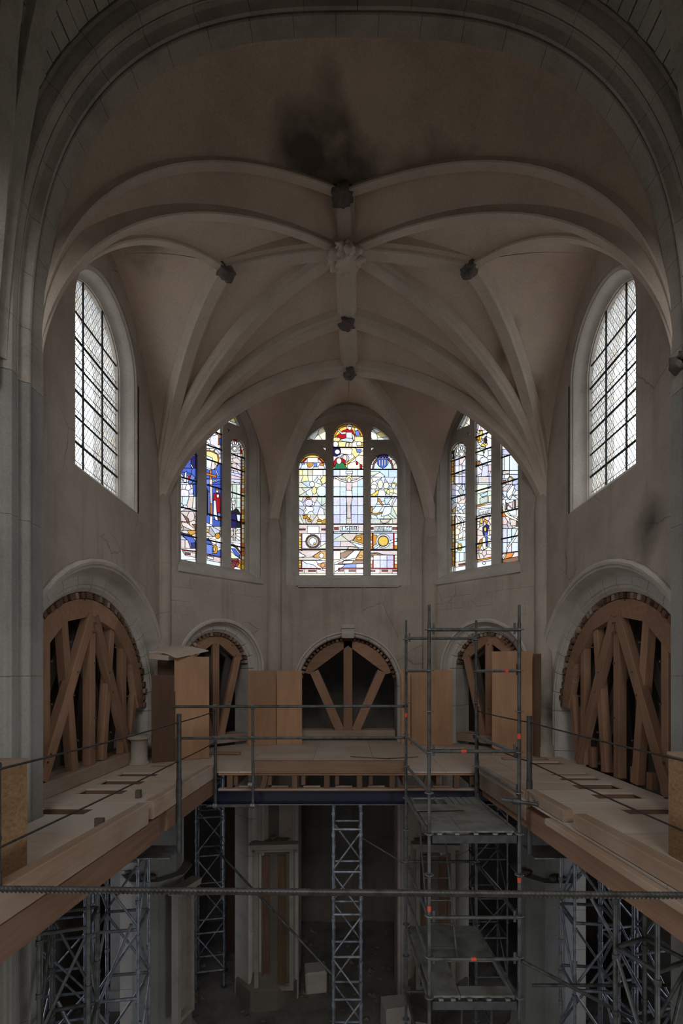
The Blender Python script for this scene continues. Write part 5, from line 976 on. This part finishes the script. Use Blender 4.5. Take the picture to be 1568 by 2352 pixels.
cable('upper guard bar along the right side of the well', sag((2.10, 8.28, 1.09), (2.42, 6.74, 1.05)) + sag((2.42, 6.74, 1.05), (2.62, 3.4, 1.03)) + [(2.68, 2.0, 1.03)])
cable('lower guard bar along the right side of the well', sag((2.10, 8.28, .56), (2.42, 6.74, .50)) + sag((2.42, 6.74, .50), (2.62, 3.4, .46)) + [(2.68, 2.0, .45)])
# ribbed bar across the near edge
nr, nc = 1100, 8; v = []; f = []
for i in range(nr):
    s = i / (nr - 1); x = -1.42 + 2.6 * s
    for j in range(nc):
        th = 2 * PI * j / nc; rad = .0092 * (1 + .13 * max(0, math.cos(2 * PI * (x / .0115) + 1.2 * math.sin(th + .7) * 2)))
        v.append((x, 1.30 + rad * math.cos(th), 1.153 - .024 * s + rad * math.sin(th)))
for i in range(nr - 1):
    for j in range(nc): f.append((i * nc + j, (i + 1) * nc + j, (i + 1) * nc + (j + 1) % nc, i * nc + (j + 1) % nc))
setp(mk('reinforcing_bar', v, f, M['rebar'], None, 60), 'ribbed steel bar running across the whole view close to the camera', 'bar')
for x, l in ((-1.40, 'left'), (1.16, 'right')): 
    p = empty('guard_post', (x, 1.33, 0), 'dark post holding the near ribbed bar at its %s end' % l, 'post', 'dark posts at the well edge'); tube('pole', (x, 1.33, 0.002), (x, 1.33, 1.25), .02, M['post'], p)

# ================================================================== SCAFFOLD TOWER
T = empty('scaffold_tower', (1.5, 7.3, ZG), 'ring lock scaffold tower rising through the well on the right', 'scaffold')
YF, YB = 6.40, 8.25; LF, LB_ = .965, .885; RF, RB = 2.157, 2.08
cor = {'fl': (LF, YF), 'fr': (RF, YF), 'bl': (LB_, YB), 'br': (RB, YB)}
for k, (x, y) in cor.items():
    tube('standard', (x, y, ZG + .05), (x, y, 2.40), .0242, M['tube'], T, 12); tube('spigot', (x, y, 2.38), (x, y, 2.64), .019, M['tube'], T, 10)
    z = 2.31
    while z > -6:
        tube('rosette', (x, y, z - .005), (x, y, z + .005), .062, M['tube_lt'], T, 10); z -= .54
def led(nm, a, b, z, mat='tube', dz=.0):
    (x0, y0), (x1, y1) = cor[a], cor[b]; l = tube(nm, (x0, y0, z), (x1, y1, z + dz), .0242, M[mat], T)
    d = (Vector((x1, y1, 0)) - Vector((x0, y0, 0))).normalized()
    for (x, y, e) in ((x0, y0, 1), (x1, y1, -1)):
        c = Vector((x, y, z)) + d * e * .06; beam('wedge', c + Vector((0, 0, -.06)), c + Vector((0, 0, .09)), .016, .03, M['tube'], l, (1, 0, 0), .002)
for z in (2.31, .70, -1.50, -2.05, -3.7, -5.3): led('ledger', 'fl', 'fr', z)
for z in (2.33, -1.48, -2.0, -3.7, -5.3): led('ledger', 'bl', 'br', z)
for z, m_ in ((1.77, 'tube_lt'), (.66, 'tube_lt'), (.16, 'tube_lt'), (-.39, 'tube_lt'), (-2.60, 'tube_lt'), (-3.7, 'tube'), (-5.3, 'tube')):
    led('ledger', 'bl', 'fl', z, m_); led('ledger', 'br', 'fr', z, m_)
led('brace', 'bl', 'fl', -1.50, 'tube_lt', -.0); led('brace', 'bl', 'fl', -2.05, 'tube_lt', 0)
led('ledger', 'br', 'fr', -1.50, 'tube', 0)
for z in (-.46, -2.66):
    beam('platform_bearer', (LF + .04, YF, z), (RF - .04, YF, z), .05, .11, M['post'], T); beam('platform_bearer', (LB_ + .04, YB, z), (RB - .04, YB, z), .05, .11, M['post'], T)
for (x, y, z, ax) in ((1.28, YB, 2.33, 0), (LB_, YB, 1.02, 2), (RF, YF, .90, 2), (1.42, YF, .70, 0), (RF, YF, -1.0, 2), (1.55, YF, -2.05, 0), (LF, YF, -1.38, 2), (2.1, 6.75, 1.77, 1)):
    d = Vector([(1, 0, 0), (0, 1, 0), (0, 0, 1)][ax]) * .035; c = Vector((x, y, z)); tube('red_band', c - d, c + d, .0262, M['red'], T)
tube('coupler_tube', (1.93, 6.42, .06), (2.52, 6.20, .02), .0242, M['tube'], T); 
for x, y in ((2.10, 6.36), (2.38, 6.25)): tube('coupler', (x - .04, y, .05), (x + .04, y - .02, .05), .042, M['post'], T, 8)
tube('coupler', (2.04, 8.28, .66), (2.14, 8.28, .66), .045, M['post'], T, 8)
# platforms and ladder on the tower
def platform(label, z, lo, hi, y0, y1, cut=None):
    p = empty('scaffold_platform', ((lo + hi) / 2, (y0 + y1) / 2, z), label, 'platform', 'platforms in the scaffold tower')
    return p
p = platform('upper scaffold platform of grey panels with a loose board on it', -.39, 1.0, 2.1, 6.4, 8.2)
plate('panel', [(1.0, 6.42), (2.10, 6.42), (2.03, 7.72), (.98, 7.72)], [], Fz, -.385, -.36, M['plank'], p)
for i in range(5): plate('slat', [(1.50 + i * .105, 7.74), (1.585 + i * .105, 7.74), (1.575 + i * .105, 8.2), (1.49 + i * .105, 8.2)], [], Fz, -.385, -.365, M['plank'], p)
for x in (1.0, 1.40, 2.06): beam('side_rail', (x, 6.42, -.385), (x - .04, 8.2, -.385), .035, .05, M['plank'], p)
beam('cross_bar', (.97, 8.18, -.385), (1.5, 8.18, -.385), .03, .03, M['plank'], p)
for x in (1.10, 1.33, 1.58, 1.83, 2.02): beam('hook', (x - .03, 6.39, -.39), (x + .03, 6.39, -.39), .05, .03, M['tube_lt'], p)
setp(plate('loose_board', [(.93, 7.28), (1.66, 7.34), (1.64, 7.60), (.92, 7.62)], [], Fz, -.345, -.325, M['plank']), 'loose board lying on the upper scaffold platform', 'board')
p = platform('lower scaffold platform of perforated planks with an open hatch', -2.55, 1.0, 2.1, 6.4, 8.2)
plate('perforated_plank', [(1.0, 6.42), (1.36, 6.42), (1.30, 8.2), (.94, 8.2)], [], Fz, -2.58, -2.55, M['plank'], p)
plate('panel', [(1.33, 7.22), (2.08, 7.22), (2.04, 8.2), (1.32, 8.2)], [], Fz, -2.58, -2.55, M['plank'], p)
plate('panel', [(1.39, 6.42), (2.10, 6.42), (2.10, 6.62), (1.39, 6.62)], [], Fz, -2.58, -2.55, M['plank'], p)
for x in (1.37, 2.09): beam('side_rail', (x, 6.42, -2.575), (x - .05, 8.2, -2.575), .03, .06, M['plank'], p)
for x in (1.12, 1.28, 1.5, 1.75, 2.0): beam('hook', (x - .03, 6.39, -2.58), (x + .03, 6.39, -2.58), .05, .03, M['tube_lt'], p)
ld = empty('ladder', (1.3, 8.0, -2.5), 'narrow metal ladder between the scaffold platforms', 'ladder', 'ladders in the scaffold tower')
for x in (1.12, 1.52): tube('stile', (x, 7.2, -2.54), (x - .06, 8.05, -.45), .016, M['tube'], ld, 8)
for i in range(7):
    t = (i + .5) / 7; y = 7.2 + .85 * t; z = -2.54 + 2.09 * t; tube('rung', (1.12 - .06 * t, y, z), (1.52 - .06 * t, y, z), .012, M['tube'], ld, 8)
ld = empty('ladder', (1.6, 7.0, -6), 'dark metal ladder below the lower scaffold platform', 'ladder', 'ladders in the scaffold tower')
for x in (1.45, 1.86): tube('stile', (x, 6.75, ZG + .06), (x, 6.62, -2.6), .016, M['post'], ld, 8)
for i in range(10):
    t = (i + .5) / 10; tube('rung', (1.45, 6.75 - .13 * t, ZG + .06 + 3.8 * t), (1.86, 6.75 - .13 * t, ZG + .06 + 3.8 * t), .012, M['post'], ld, 8)

# ================================================================== SHEETS, BOARDS AND CLUTTER ON THE DECK
def sheet(nm, label, p0, p1, z0, z1, lean, mat, th=.02, cat='plywood', grp='plywood sheets standing on the deck'):
    p0, p1 = Vector((*p0, 0)), Vector((*p1, 0)); u = (p1 - p0); L = u.length; u.normalize(); nn = Vector((-u.y, u.x, 0))
    F = lambda a, z, d: p0 + u * a + nn * (d + lean * (z - z0) / (z1 - z0)) + Vector((0, 0, z))
    return setp(plate(nm, [(0, z0), (L, z0), (L, z1), (0, z1)], [], F, 0, th, M[mat]), label, cat, grp)
sheet('plywood_sheet', 'bright plywood sheet standing under the bent sheet at the left', (-3.55, 9.60), (-2.93, 9.85), .004, 2.07, .02, 'ply')
sheet('plywood_sheet', 'dark narrow plywood sheet leaning left of the bright sheet', (-3.90, 9.35), (-3.50, 9.53), .004, 1.70, .12, 'ply_dk')
sheet('plywood_sheet', 'dark plywood panel edge on behind the leaning sheets at the left', (-3.92, 9.72), (-3.60, 9.90), .004, 2.0, .05, 'ply_dk')
n = 10; v = []
for k, dz in ((0, 0), (1, .018)):
    for i in range(n + 1):
        t = i / n; a = Vector((-3.94, 9.32, 2.13)).lerp(Vector((-3.48, 9.50, 2.03)), t); b = Vector((-3.86, 9.84, 2.26)).lerp(Vector((-2.98, 9.98, 2.19)), t)
        for p_ in (a, b): v.append(p_ + Vector((0, 0, dz + .05 * math.sin(PI * t))))
f = []
for k in (0, 1):
    for i in range(n): b = k * 2 * (n + 1) + 2 * i; f.append((b, b + 2, b + 3, b + 1) if k else (b, b + 1, b + 3, b + 2))
o2 = 2 * (n + 1)
for i in range(n): f += [(2 * i, 2 * i + 2, o2 + 2 * i + 2, o2 + 2 * i), (2 * i + 1, o2 + 2 * i + 1, o2 + 2 * i + 3, 2 * i + 3)]
f += [(0, o2, o2 + 1, 1), (2 * n, 2 * n + 1, o2 + 2 * n + 1, o2 + 2 * n)]
setp(mk('bent_sheet', v, f, M['deck'], None, 40), 'thin pale sheet bent over the top of the left plywood box', 'plywood', 'plywood sheets standing on the deck')
setp(beam('timber_block', (-3.94, 9.34, 2.06), (-3.60, 9.44, 2.03), .10, .10, M['dusty']), 'short timber under the front lip of the bent sheet', 'timber')
sheet('plywood_sheet', 'plywood sheet on the left of the pair covering the pier left of the middle arch', (-2.50, 11.62), (-1.84, 11.72), .004, 1.80, .03, 'ply')
sheet('plywood_sheet', 'paler plywood sheet on the right of the pair left of the middle arch', (-1.82, 11.70), (-1.22, 11.78), .004, 1.80, .03, 'ply')
sheet('plywood_sheet', 'narrow pale plywood strip right of the middle arch', (1.20, 11.80), (1.42, 11.77), .004, 1.82, .03, 'ply')
sheet('plywood_sheet', 'broad plywood sheet behind the left legs of the scaffold tower', (1.44, 11.74), (2.40, 11.58), .004, 1.82, .03, 'ply')
sheet('plywood_sheet', 'tall bright plywood sheet behind the right legs of the scaffold tower', (2.95, 10.25), (3.72, 10.02), .004, 2.20, .03, 'ply')
sheet('plywood_sheet', 'dark plywood edge strip right of the tall bright sheet', (3.75, 10.10), (3.86, 9.98), .004, 2.14, .03, 'ply_dk')
for s, l in ((-1, 'left'), (1, 'right')):
    yf = 4.26 if s < 0 else 4.62; xi = 2.94 if s < 0 else 2.95
    b = empty('board_box', (s * 3.4, 4.0, 0), 'strand board box around the pier foot at the %s edge of the view' % l, 'box', 'strand board boxes at the piers')
    box('side_panel', (min(s * xi, s * (xi + .02)), 3.0, .004), (max(s * xi, s * (xi + .02)), yf, .955), M['osb'], b)
    box('front_panel', (min(s * (xi + .021), s * 3.8), yf - .02, .004), (max(s * (xi + .021), s * 3.8), yf, .955), M['osb'], b)
    box('lid', (min(s * (xi - .01), s * 3.8), 3.0, .957), (max(s * (xi - .01), s * 3.8), yf + .01, .985), M['dusty'], b)
def plank(label, a, b, w, h, mat='dusty', nm='loose_plank'): return setp(beam(nm, a, b, w, h, M[mat]), label, 'plank', 'loose pieces of timber on the deck')
plank('short plank lying on the deck before the left slanting arch', (-3.02, 10.35, .03), (-2.40, 10.30, .03), .12, .05, 'timber')
plank('plank piece on the deck beside the left centring near the pier', (-3.75, 9.05, .02), (-3.40, 9.05, .02), .10, .035)
plank('little upright block standing on the left deck by the guard timber', (-3.02, 6.72, .004), (-3.02, 6.72, .11), .07, .07, 'timber_grey')
plank('little upright block on the left deck near the ribbed bar', (-2.86, 5.35, .004), (-2.86, 5.35, .13), .10, .05, 'timber_grey')
plank('thin dark lath lying across the middle of the far deck', (-.05, 10.0, .012), (.75, 9.75, .012), .02, .012, 'ply_dk')
plank('second thin lath end on the far deck left of the scaffold', (.70, 9.78, .012), (1.35, 9.98, .012), .02, .012, 'ply_dk')
plank('short board end on the right deck beside the tall sheet', (3.0, 9.72, .02), (3.9, 9.72, .02), .16, .03)
v = []; n = 16                                         # pale stone drum at the left pier foot
for k, (r_, z) in enumerate(((.19, .004), (.18, .05), (.155, .10), (.15, .62), (.17, .66), (.22, .70), (.22, .78), (.16, .80))):
    v += [(-4.10 + r_ * math.cos(2 * PI * i / n), 9.25 + r_ * math.sin(2 * PI * i / n), z * .70) for i in range(n)]
f = [(k * n + i, k * n + (i + 1) % n, (k + 1) * n + (i + 1) % n, (k + 1) * n + i) for k in range(7) for i in range(n)] + [tuple(7 * n + i for i in range(n))]
setp(mk('stone_colonnette', v, f, M['arch'], None, 40), 'short pale colonnette with capital beside the left centring', 'colonnette')
# ================================================================== BELOW THE DECK
def shore(label, cx, cy, w, ztop, rot=0, mat='tube_bl', dz=1.0, tri=False):
    t = empty('shoring_tower', (cx, cy, ZG), label, 'scaffold', 'shoring towers under the deck')
    n = 3 if tri else 4; rad = w / math.sqrt(3 if tri else 2)
    C = [Vector((cx + rad * math.cos(rot + 2 * PI * i / n + PI / 4), cy + rad * math.sin(rot + 2 * PI * i / n + PI / 4), 0)) for i in range(n)]
    zz = lambda p, z: Vector((p.x, p.y, z))
    for p in C:
        tube('standard', zz(p, ZG + .06), zz(p, ztop), .0242, M[mat], t)
        z = ZG + .4
        while z < ztop: tube('collar', zz(p, z - .03), zz(p, z + .03), .036, M[mat], t, 8); z += dz / 2
        tube('base_jack', zz(p, ZG + .055), zz(p, ZG + .07), .08, M['post'], t, 8)
    z = ZG + .5; k = 0
    while z < ztop - .1:
        for i in range(n):
            a, b = C[i], C[(i + 1) % n]; tube('ledger', zz(a, z), zz(b, z), .0242, M[mat], t, 8)
            if z + dz < ztop + .3: tube('brace', zz(a, z + .05) if (i + k) % 2 else zz(b, z + .05), zz(b, min(z + dz - .05, ztop)) if (i + k) % 2 else zz(a, min(z + dz - .05, ztop)), .019, M[mat], t, 8)
        z += dz; k += 1
    for p in C[:1]: pass
    beam('head_beam', (cx - w * .8, cy, ztop + .05), (cx + w * .8, cy, ztop + .05), .10, .09, M['post'], t)
    return t
shore('shoring tower before the pale pilaster under the left deck', -3.52, 7.3, .62, -.55, .15)
shore('darker shoring tower close behind the left pier foot', -3.42, 5.75, .50, -.55, .3, 'tube', 1.2)
shore('slim shoring tower standing in the middle of the well', -.12, 9.35, .52, -.72, 0, 'tube_bl', .8)
shore('distant shoring tower left of the narrow lower opening', -3.75, 12.9, .70, -.6, .2, 'tube_bl')
shore('shoring tower before the pale pilaster under the right deck', 3.62, 7.5, .62, -.5, -.1)
shore('nearest shoring tower under the right deck', 3.05, 5.05, .46, -.5, .4, 'tube', 1.2)
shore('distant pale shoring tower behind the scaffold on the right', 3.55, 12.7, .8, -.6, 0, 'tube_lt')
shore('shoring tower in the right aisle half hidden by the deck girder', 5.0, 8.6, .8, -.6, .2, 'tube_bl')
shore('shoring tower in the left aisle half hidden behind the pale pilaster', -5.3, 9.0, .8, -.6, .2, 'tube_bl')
for l, x0, x1 in (('left', -3.16, -2.60), ('right', 2.50, 3.10)):
    setp(box('bearing_plate', (x0, 6.75, -.87), (x1, 7.25, -.845), M['tube_lt']), 'flat steel bearing plate under the %s deck girder' % l, 'plate', 'bearing plates on the shoring')
def raker(label, a, b, mat='tube_bl', r=.0242):
    return setp(tube('raking_tube', a, b, r, M[mat], None), label, 'tube', 'loose raking tubes under the deck')
raker('long tube rising to the right in front of the left shoring', (-4.25, 6.7, -4.55), (-3.20, 6.9, -1.85))
raker('long tube falling to the right in front of the left shoring', (-3.95, 6.4, -2.62), (-2.85, 6.6, -5.2))
raker('second rising tube low in front of the left shoring', (-3.9, 6.5, -5.0), (-3.05, 6.85, -3.2))
raker('long tube falling from the right pier towards the near tower', (3.40, 7.0, -1.5), (4.08, 6.6, -2.95))
raker('dark tube rising to the right in front of the right shoring', (2.95, 6.4, -5.3), (3.95, 6.3, -3.0), 'tube')
raker('level tube across the right aisle opening', (2.6, 7.1, -2.85), (4.7, 7.1, -2.85), 'tube')
raker('tube sloping down to the right from the scaffold tower', (2.2, 6.45, -2.1), (4.0, 6.6, -3.1), 'tube')
raker('thin tube sloping down to the slim middle tower', (-3.2, 11.2, -2.3), (-.4, 9.5, -4.2), 'tube')
raker('bright thin tube right of the slim middle tower', (.15, 10.0, -1.65), (1.4, 10.6, -2.6), 'tube_lt', .014)
# piers carrying the choir walls: base, shaft, abacus with rubble
def pier(label, x, y, r_, ang, zab, mat='pier'):
    p = empty('stone_pier', (x, y, ZG), label, 'pier', 'piers under the choir walls', 'structure'); n = 16
    prof = [(r_ * 1.55, ZG), (r_ * 1.55, ZG + .5), (r_ * 1.35, ZG + .6), (r_ * 1.3, ZG + .85), (r_ * 1.05, ZG + .95), (r_, ZG + 1.05), (r_, zab - .25), (r_ * 1.1, zab - .12), (r_ * 1.32, zab - .04), (r_ * 1.35, zab), (r_ * .95, zab + .01), (r_ * .95, -.62)]
    v = [(x + a * math.cos(2 * PI * i / n + ang) * (1 + .06 * (i % 2)), y + a * math.sin(2 * PI * i / n + ang) * (1 + .06 * (i % 2)), z) for a, z in prof for i in range(n)]
    f = [(k * n + i, k * n + (i + 1) % n, (k + 1) * n + (i + 1) % n, (k + 1) * n + i) for k in range(len(prof) - 1) for i in range(n)]
    mk('shaft', v, f, M[mat], p, 35)
    rr = random.Random(int(x * 10))
    for k in range(6):
        a = rr.uniform(0, 6.28); o = lump('rubble_stone', (x + r_ * 1.12 * math.cos(a), y + r_ * 1.12 * math.sin(a), zab + .05), rr.uniform(.05, .11), 'dstone', k, 0, .7, 2, .3); o.parent = None; adopt(o, p)
    return p
def niche(pt, label, cx, cy, z0, z1, w, face):
    """stone frame with a dark panel and two boards, on the face of a pier"""
    fx, fy = math.cos(face), math.sin(face); F = FR_((cx, cy, 0), (-fy, fx, 0), (-fx, -fy, 0)); t = .10
    o = empty('wall_niche', F(0, z0, 0), label, 'niche', 'stone frames on the lower piers')
    plate('frame', [(-w / 2, z0), (w / 2, z0), (w / 2, z1), (-w / 2, z1)], [[(-w / 2 + t, z0 + t), (w / 2 - t, z0 + t), (w / 2 - t, z1 - t), (-w / 2 + t, z1 - t)]], F, -.10, .06, M['arch'], o)
    plate('cornice', [(-w / 2 - .08, z1), (w / 2 + .08, z1), (w / 2 + .12, z1 + .12), (-w / 2 - .12, z1 + .12)], [], F, -.20, .06, M['arch'], o)
    plate('back_panel', [(-w / 2 + t, z0 + t), (w / 2 - t, z0 + t), (w / 2 - t, z1 - t), (-w / 2 + t, z1 - t)], [], F, .03, .06, M['lower'] if w > .7 else M['pier'], o)
    if w > .7:
        for a in (-w * .22, w * .2): beam('board', F(a, z0 + t, -.02), F(a, z1 - t - .1, -.02), w * .2, .04, M['timber_dk'], o, Vector((fx, fy, 0)))
pier('left pier with framed panel where choir wall and apse meet', -4.18, 10.35, .50, 0, -2.45)
pier('right pier beside the scaffold where choir wall and apse meet', 4.10, 10.30, .50, 0, -2.45)
pier('far pier left of the middle arch with a framed recess', -2.15, 12.55, .52, 0, -2.4, 'lower')
pier('far pier right of the middle arch behind the scaffold', 2.15, 12.55, .52, 0, -2.4, 'lower')
niche(None, 'narrow framed panel on the left pier', -3.52, 9.98, -5.35, -2.72, .52, -.35)
niche(None, 'tall framed recess with boards on the far left pier', -1.92, 11.93, -6.05, -2.55, .95, -1.5)
niche(None, 'tall framed recess on the far right pier behind the scaffold', 2.05, 11.93, -6.05, -2.55, .95, -1.64)
for x, y, w, l in ((-5.72, 12.0, .36, 'left'), (5.42, 12.0, .34, 'right')):
    p = empty('plaster_pilaster', (x, y, ZG), 'pale plastered pilaster seen behind the %s shoring tower' % l, 'pilaster', 'pale pilasters in the aisles')
    box('shaft', (x - w / 2, y - .2, ZG + .5), (x + w / 2, y + .2, 1.2), M['white'], p); box('base', (x - w / 2 - .08, y - .28, ZG + .01), (x + w / 2 + .08, y + .28, ZG + .5), M['white'], p)
def board(label, x0, x1, y, z0, z1, mat='ply_dk'): return setp(box('shuttering_board', (x0, y, z0), (x1, y + .04, z1), M[mat]), label, 'board', 'boards standing in the ambulatory')
board('brown board right of the narrow lower opening', -3.72, -3.30, 14.2, ZG + .02, -.7)
board('second brown board nearer the far left pier', -3.28, -2.86, 14.22, ZG + .02, -.9)
board('brown board edge right of the far left pier recess', -1.70, -1.40, 13.3, ZG + .02, -.6)
board('orange brown board behind the scaffold tower', 2.77, 3.22, 13.25, ZG + .4, -.6, 'ply')
setp(beam('red_bar', (2.90, 13.2, -4.35), (3.2, 13.2, -3.95), .05, .03, M['red']), 'red bar fixed slanting on the orange brown board', 'bar')
# rubble and blocks on the floor
rr = random.Random(9)
def block(label, x, y, sx, sy, sz):
    bm = bmesh.new(); bmesh.ops.create_cube(bm, size=1)
    bmesh.ops.bevel(bm, geom=bm.edges[:], offset=.06, segments=1, affect='EDGES')
    for v in bm.verts: v.co = Vector(((v.co.x + rr.uniform(-.03, .03)) * sx, (v.co.y + rr.uniform(-.03, .03)) * sy, (v.co.z + .5 + rr.uniform(-.02, .02)) * sz))
    me = bpy.data.meshes.new('stone_block'); bm.to_mesh(me); bm.free()
    o = link('stone_block', me, M['trac'], None, Matrix.Translation((x, y, ZG + .03)) @ Matrix.Rotation(rr.uniform(-.4, .4), 4, 'Z')); return setp(o, label, 'stone', 'loose blocks on the church floor')
block('squared stone block right of the far left pier', -.95, 12.6, .55, .5, .55)
block('squared block before the far right pier', 1.0, 11.2, .6, .5, .6)
block('low stone slab beside the lower ladder', 1.75, 10.6, .8, .5, .35)
block('small block near the narrow lower opening', -2.9, 14.6, .4, .4, .45)
v = []; f = []
for k in range(420):
    x = rr.uniform(-7, 7); y = rr.uniform(10.8, 15.6); s = rr.uniform(.025, .09); b = len(v); z = ZG + .05
    v += [(x + rr.uniform(-s, s), y + rr.uniform(-s, s), z + s * rr.uniform(.4, 1)), (x - s, y - s * .6, z), (x + s, y - s, z), (x + s * .8, y + s, z), (x - s * .7, y + s, z)]
    f += [(b, b + 1, b + 2), (b, b + 2, b + 3), (b, b + 3, b + 4), (b, b + 4, b + 1)]
setp(mk('rubble', v, f, M['lower']), 'scattered rubble over the church floor', 'rubble', kind='stuff')
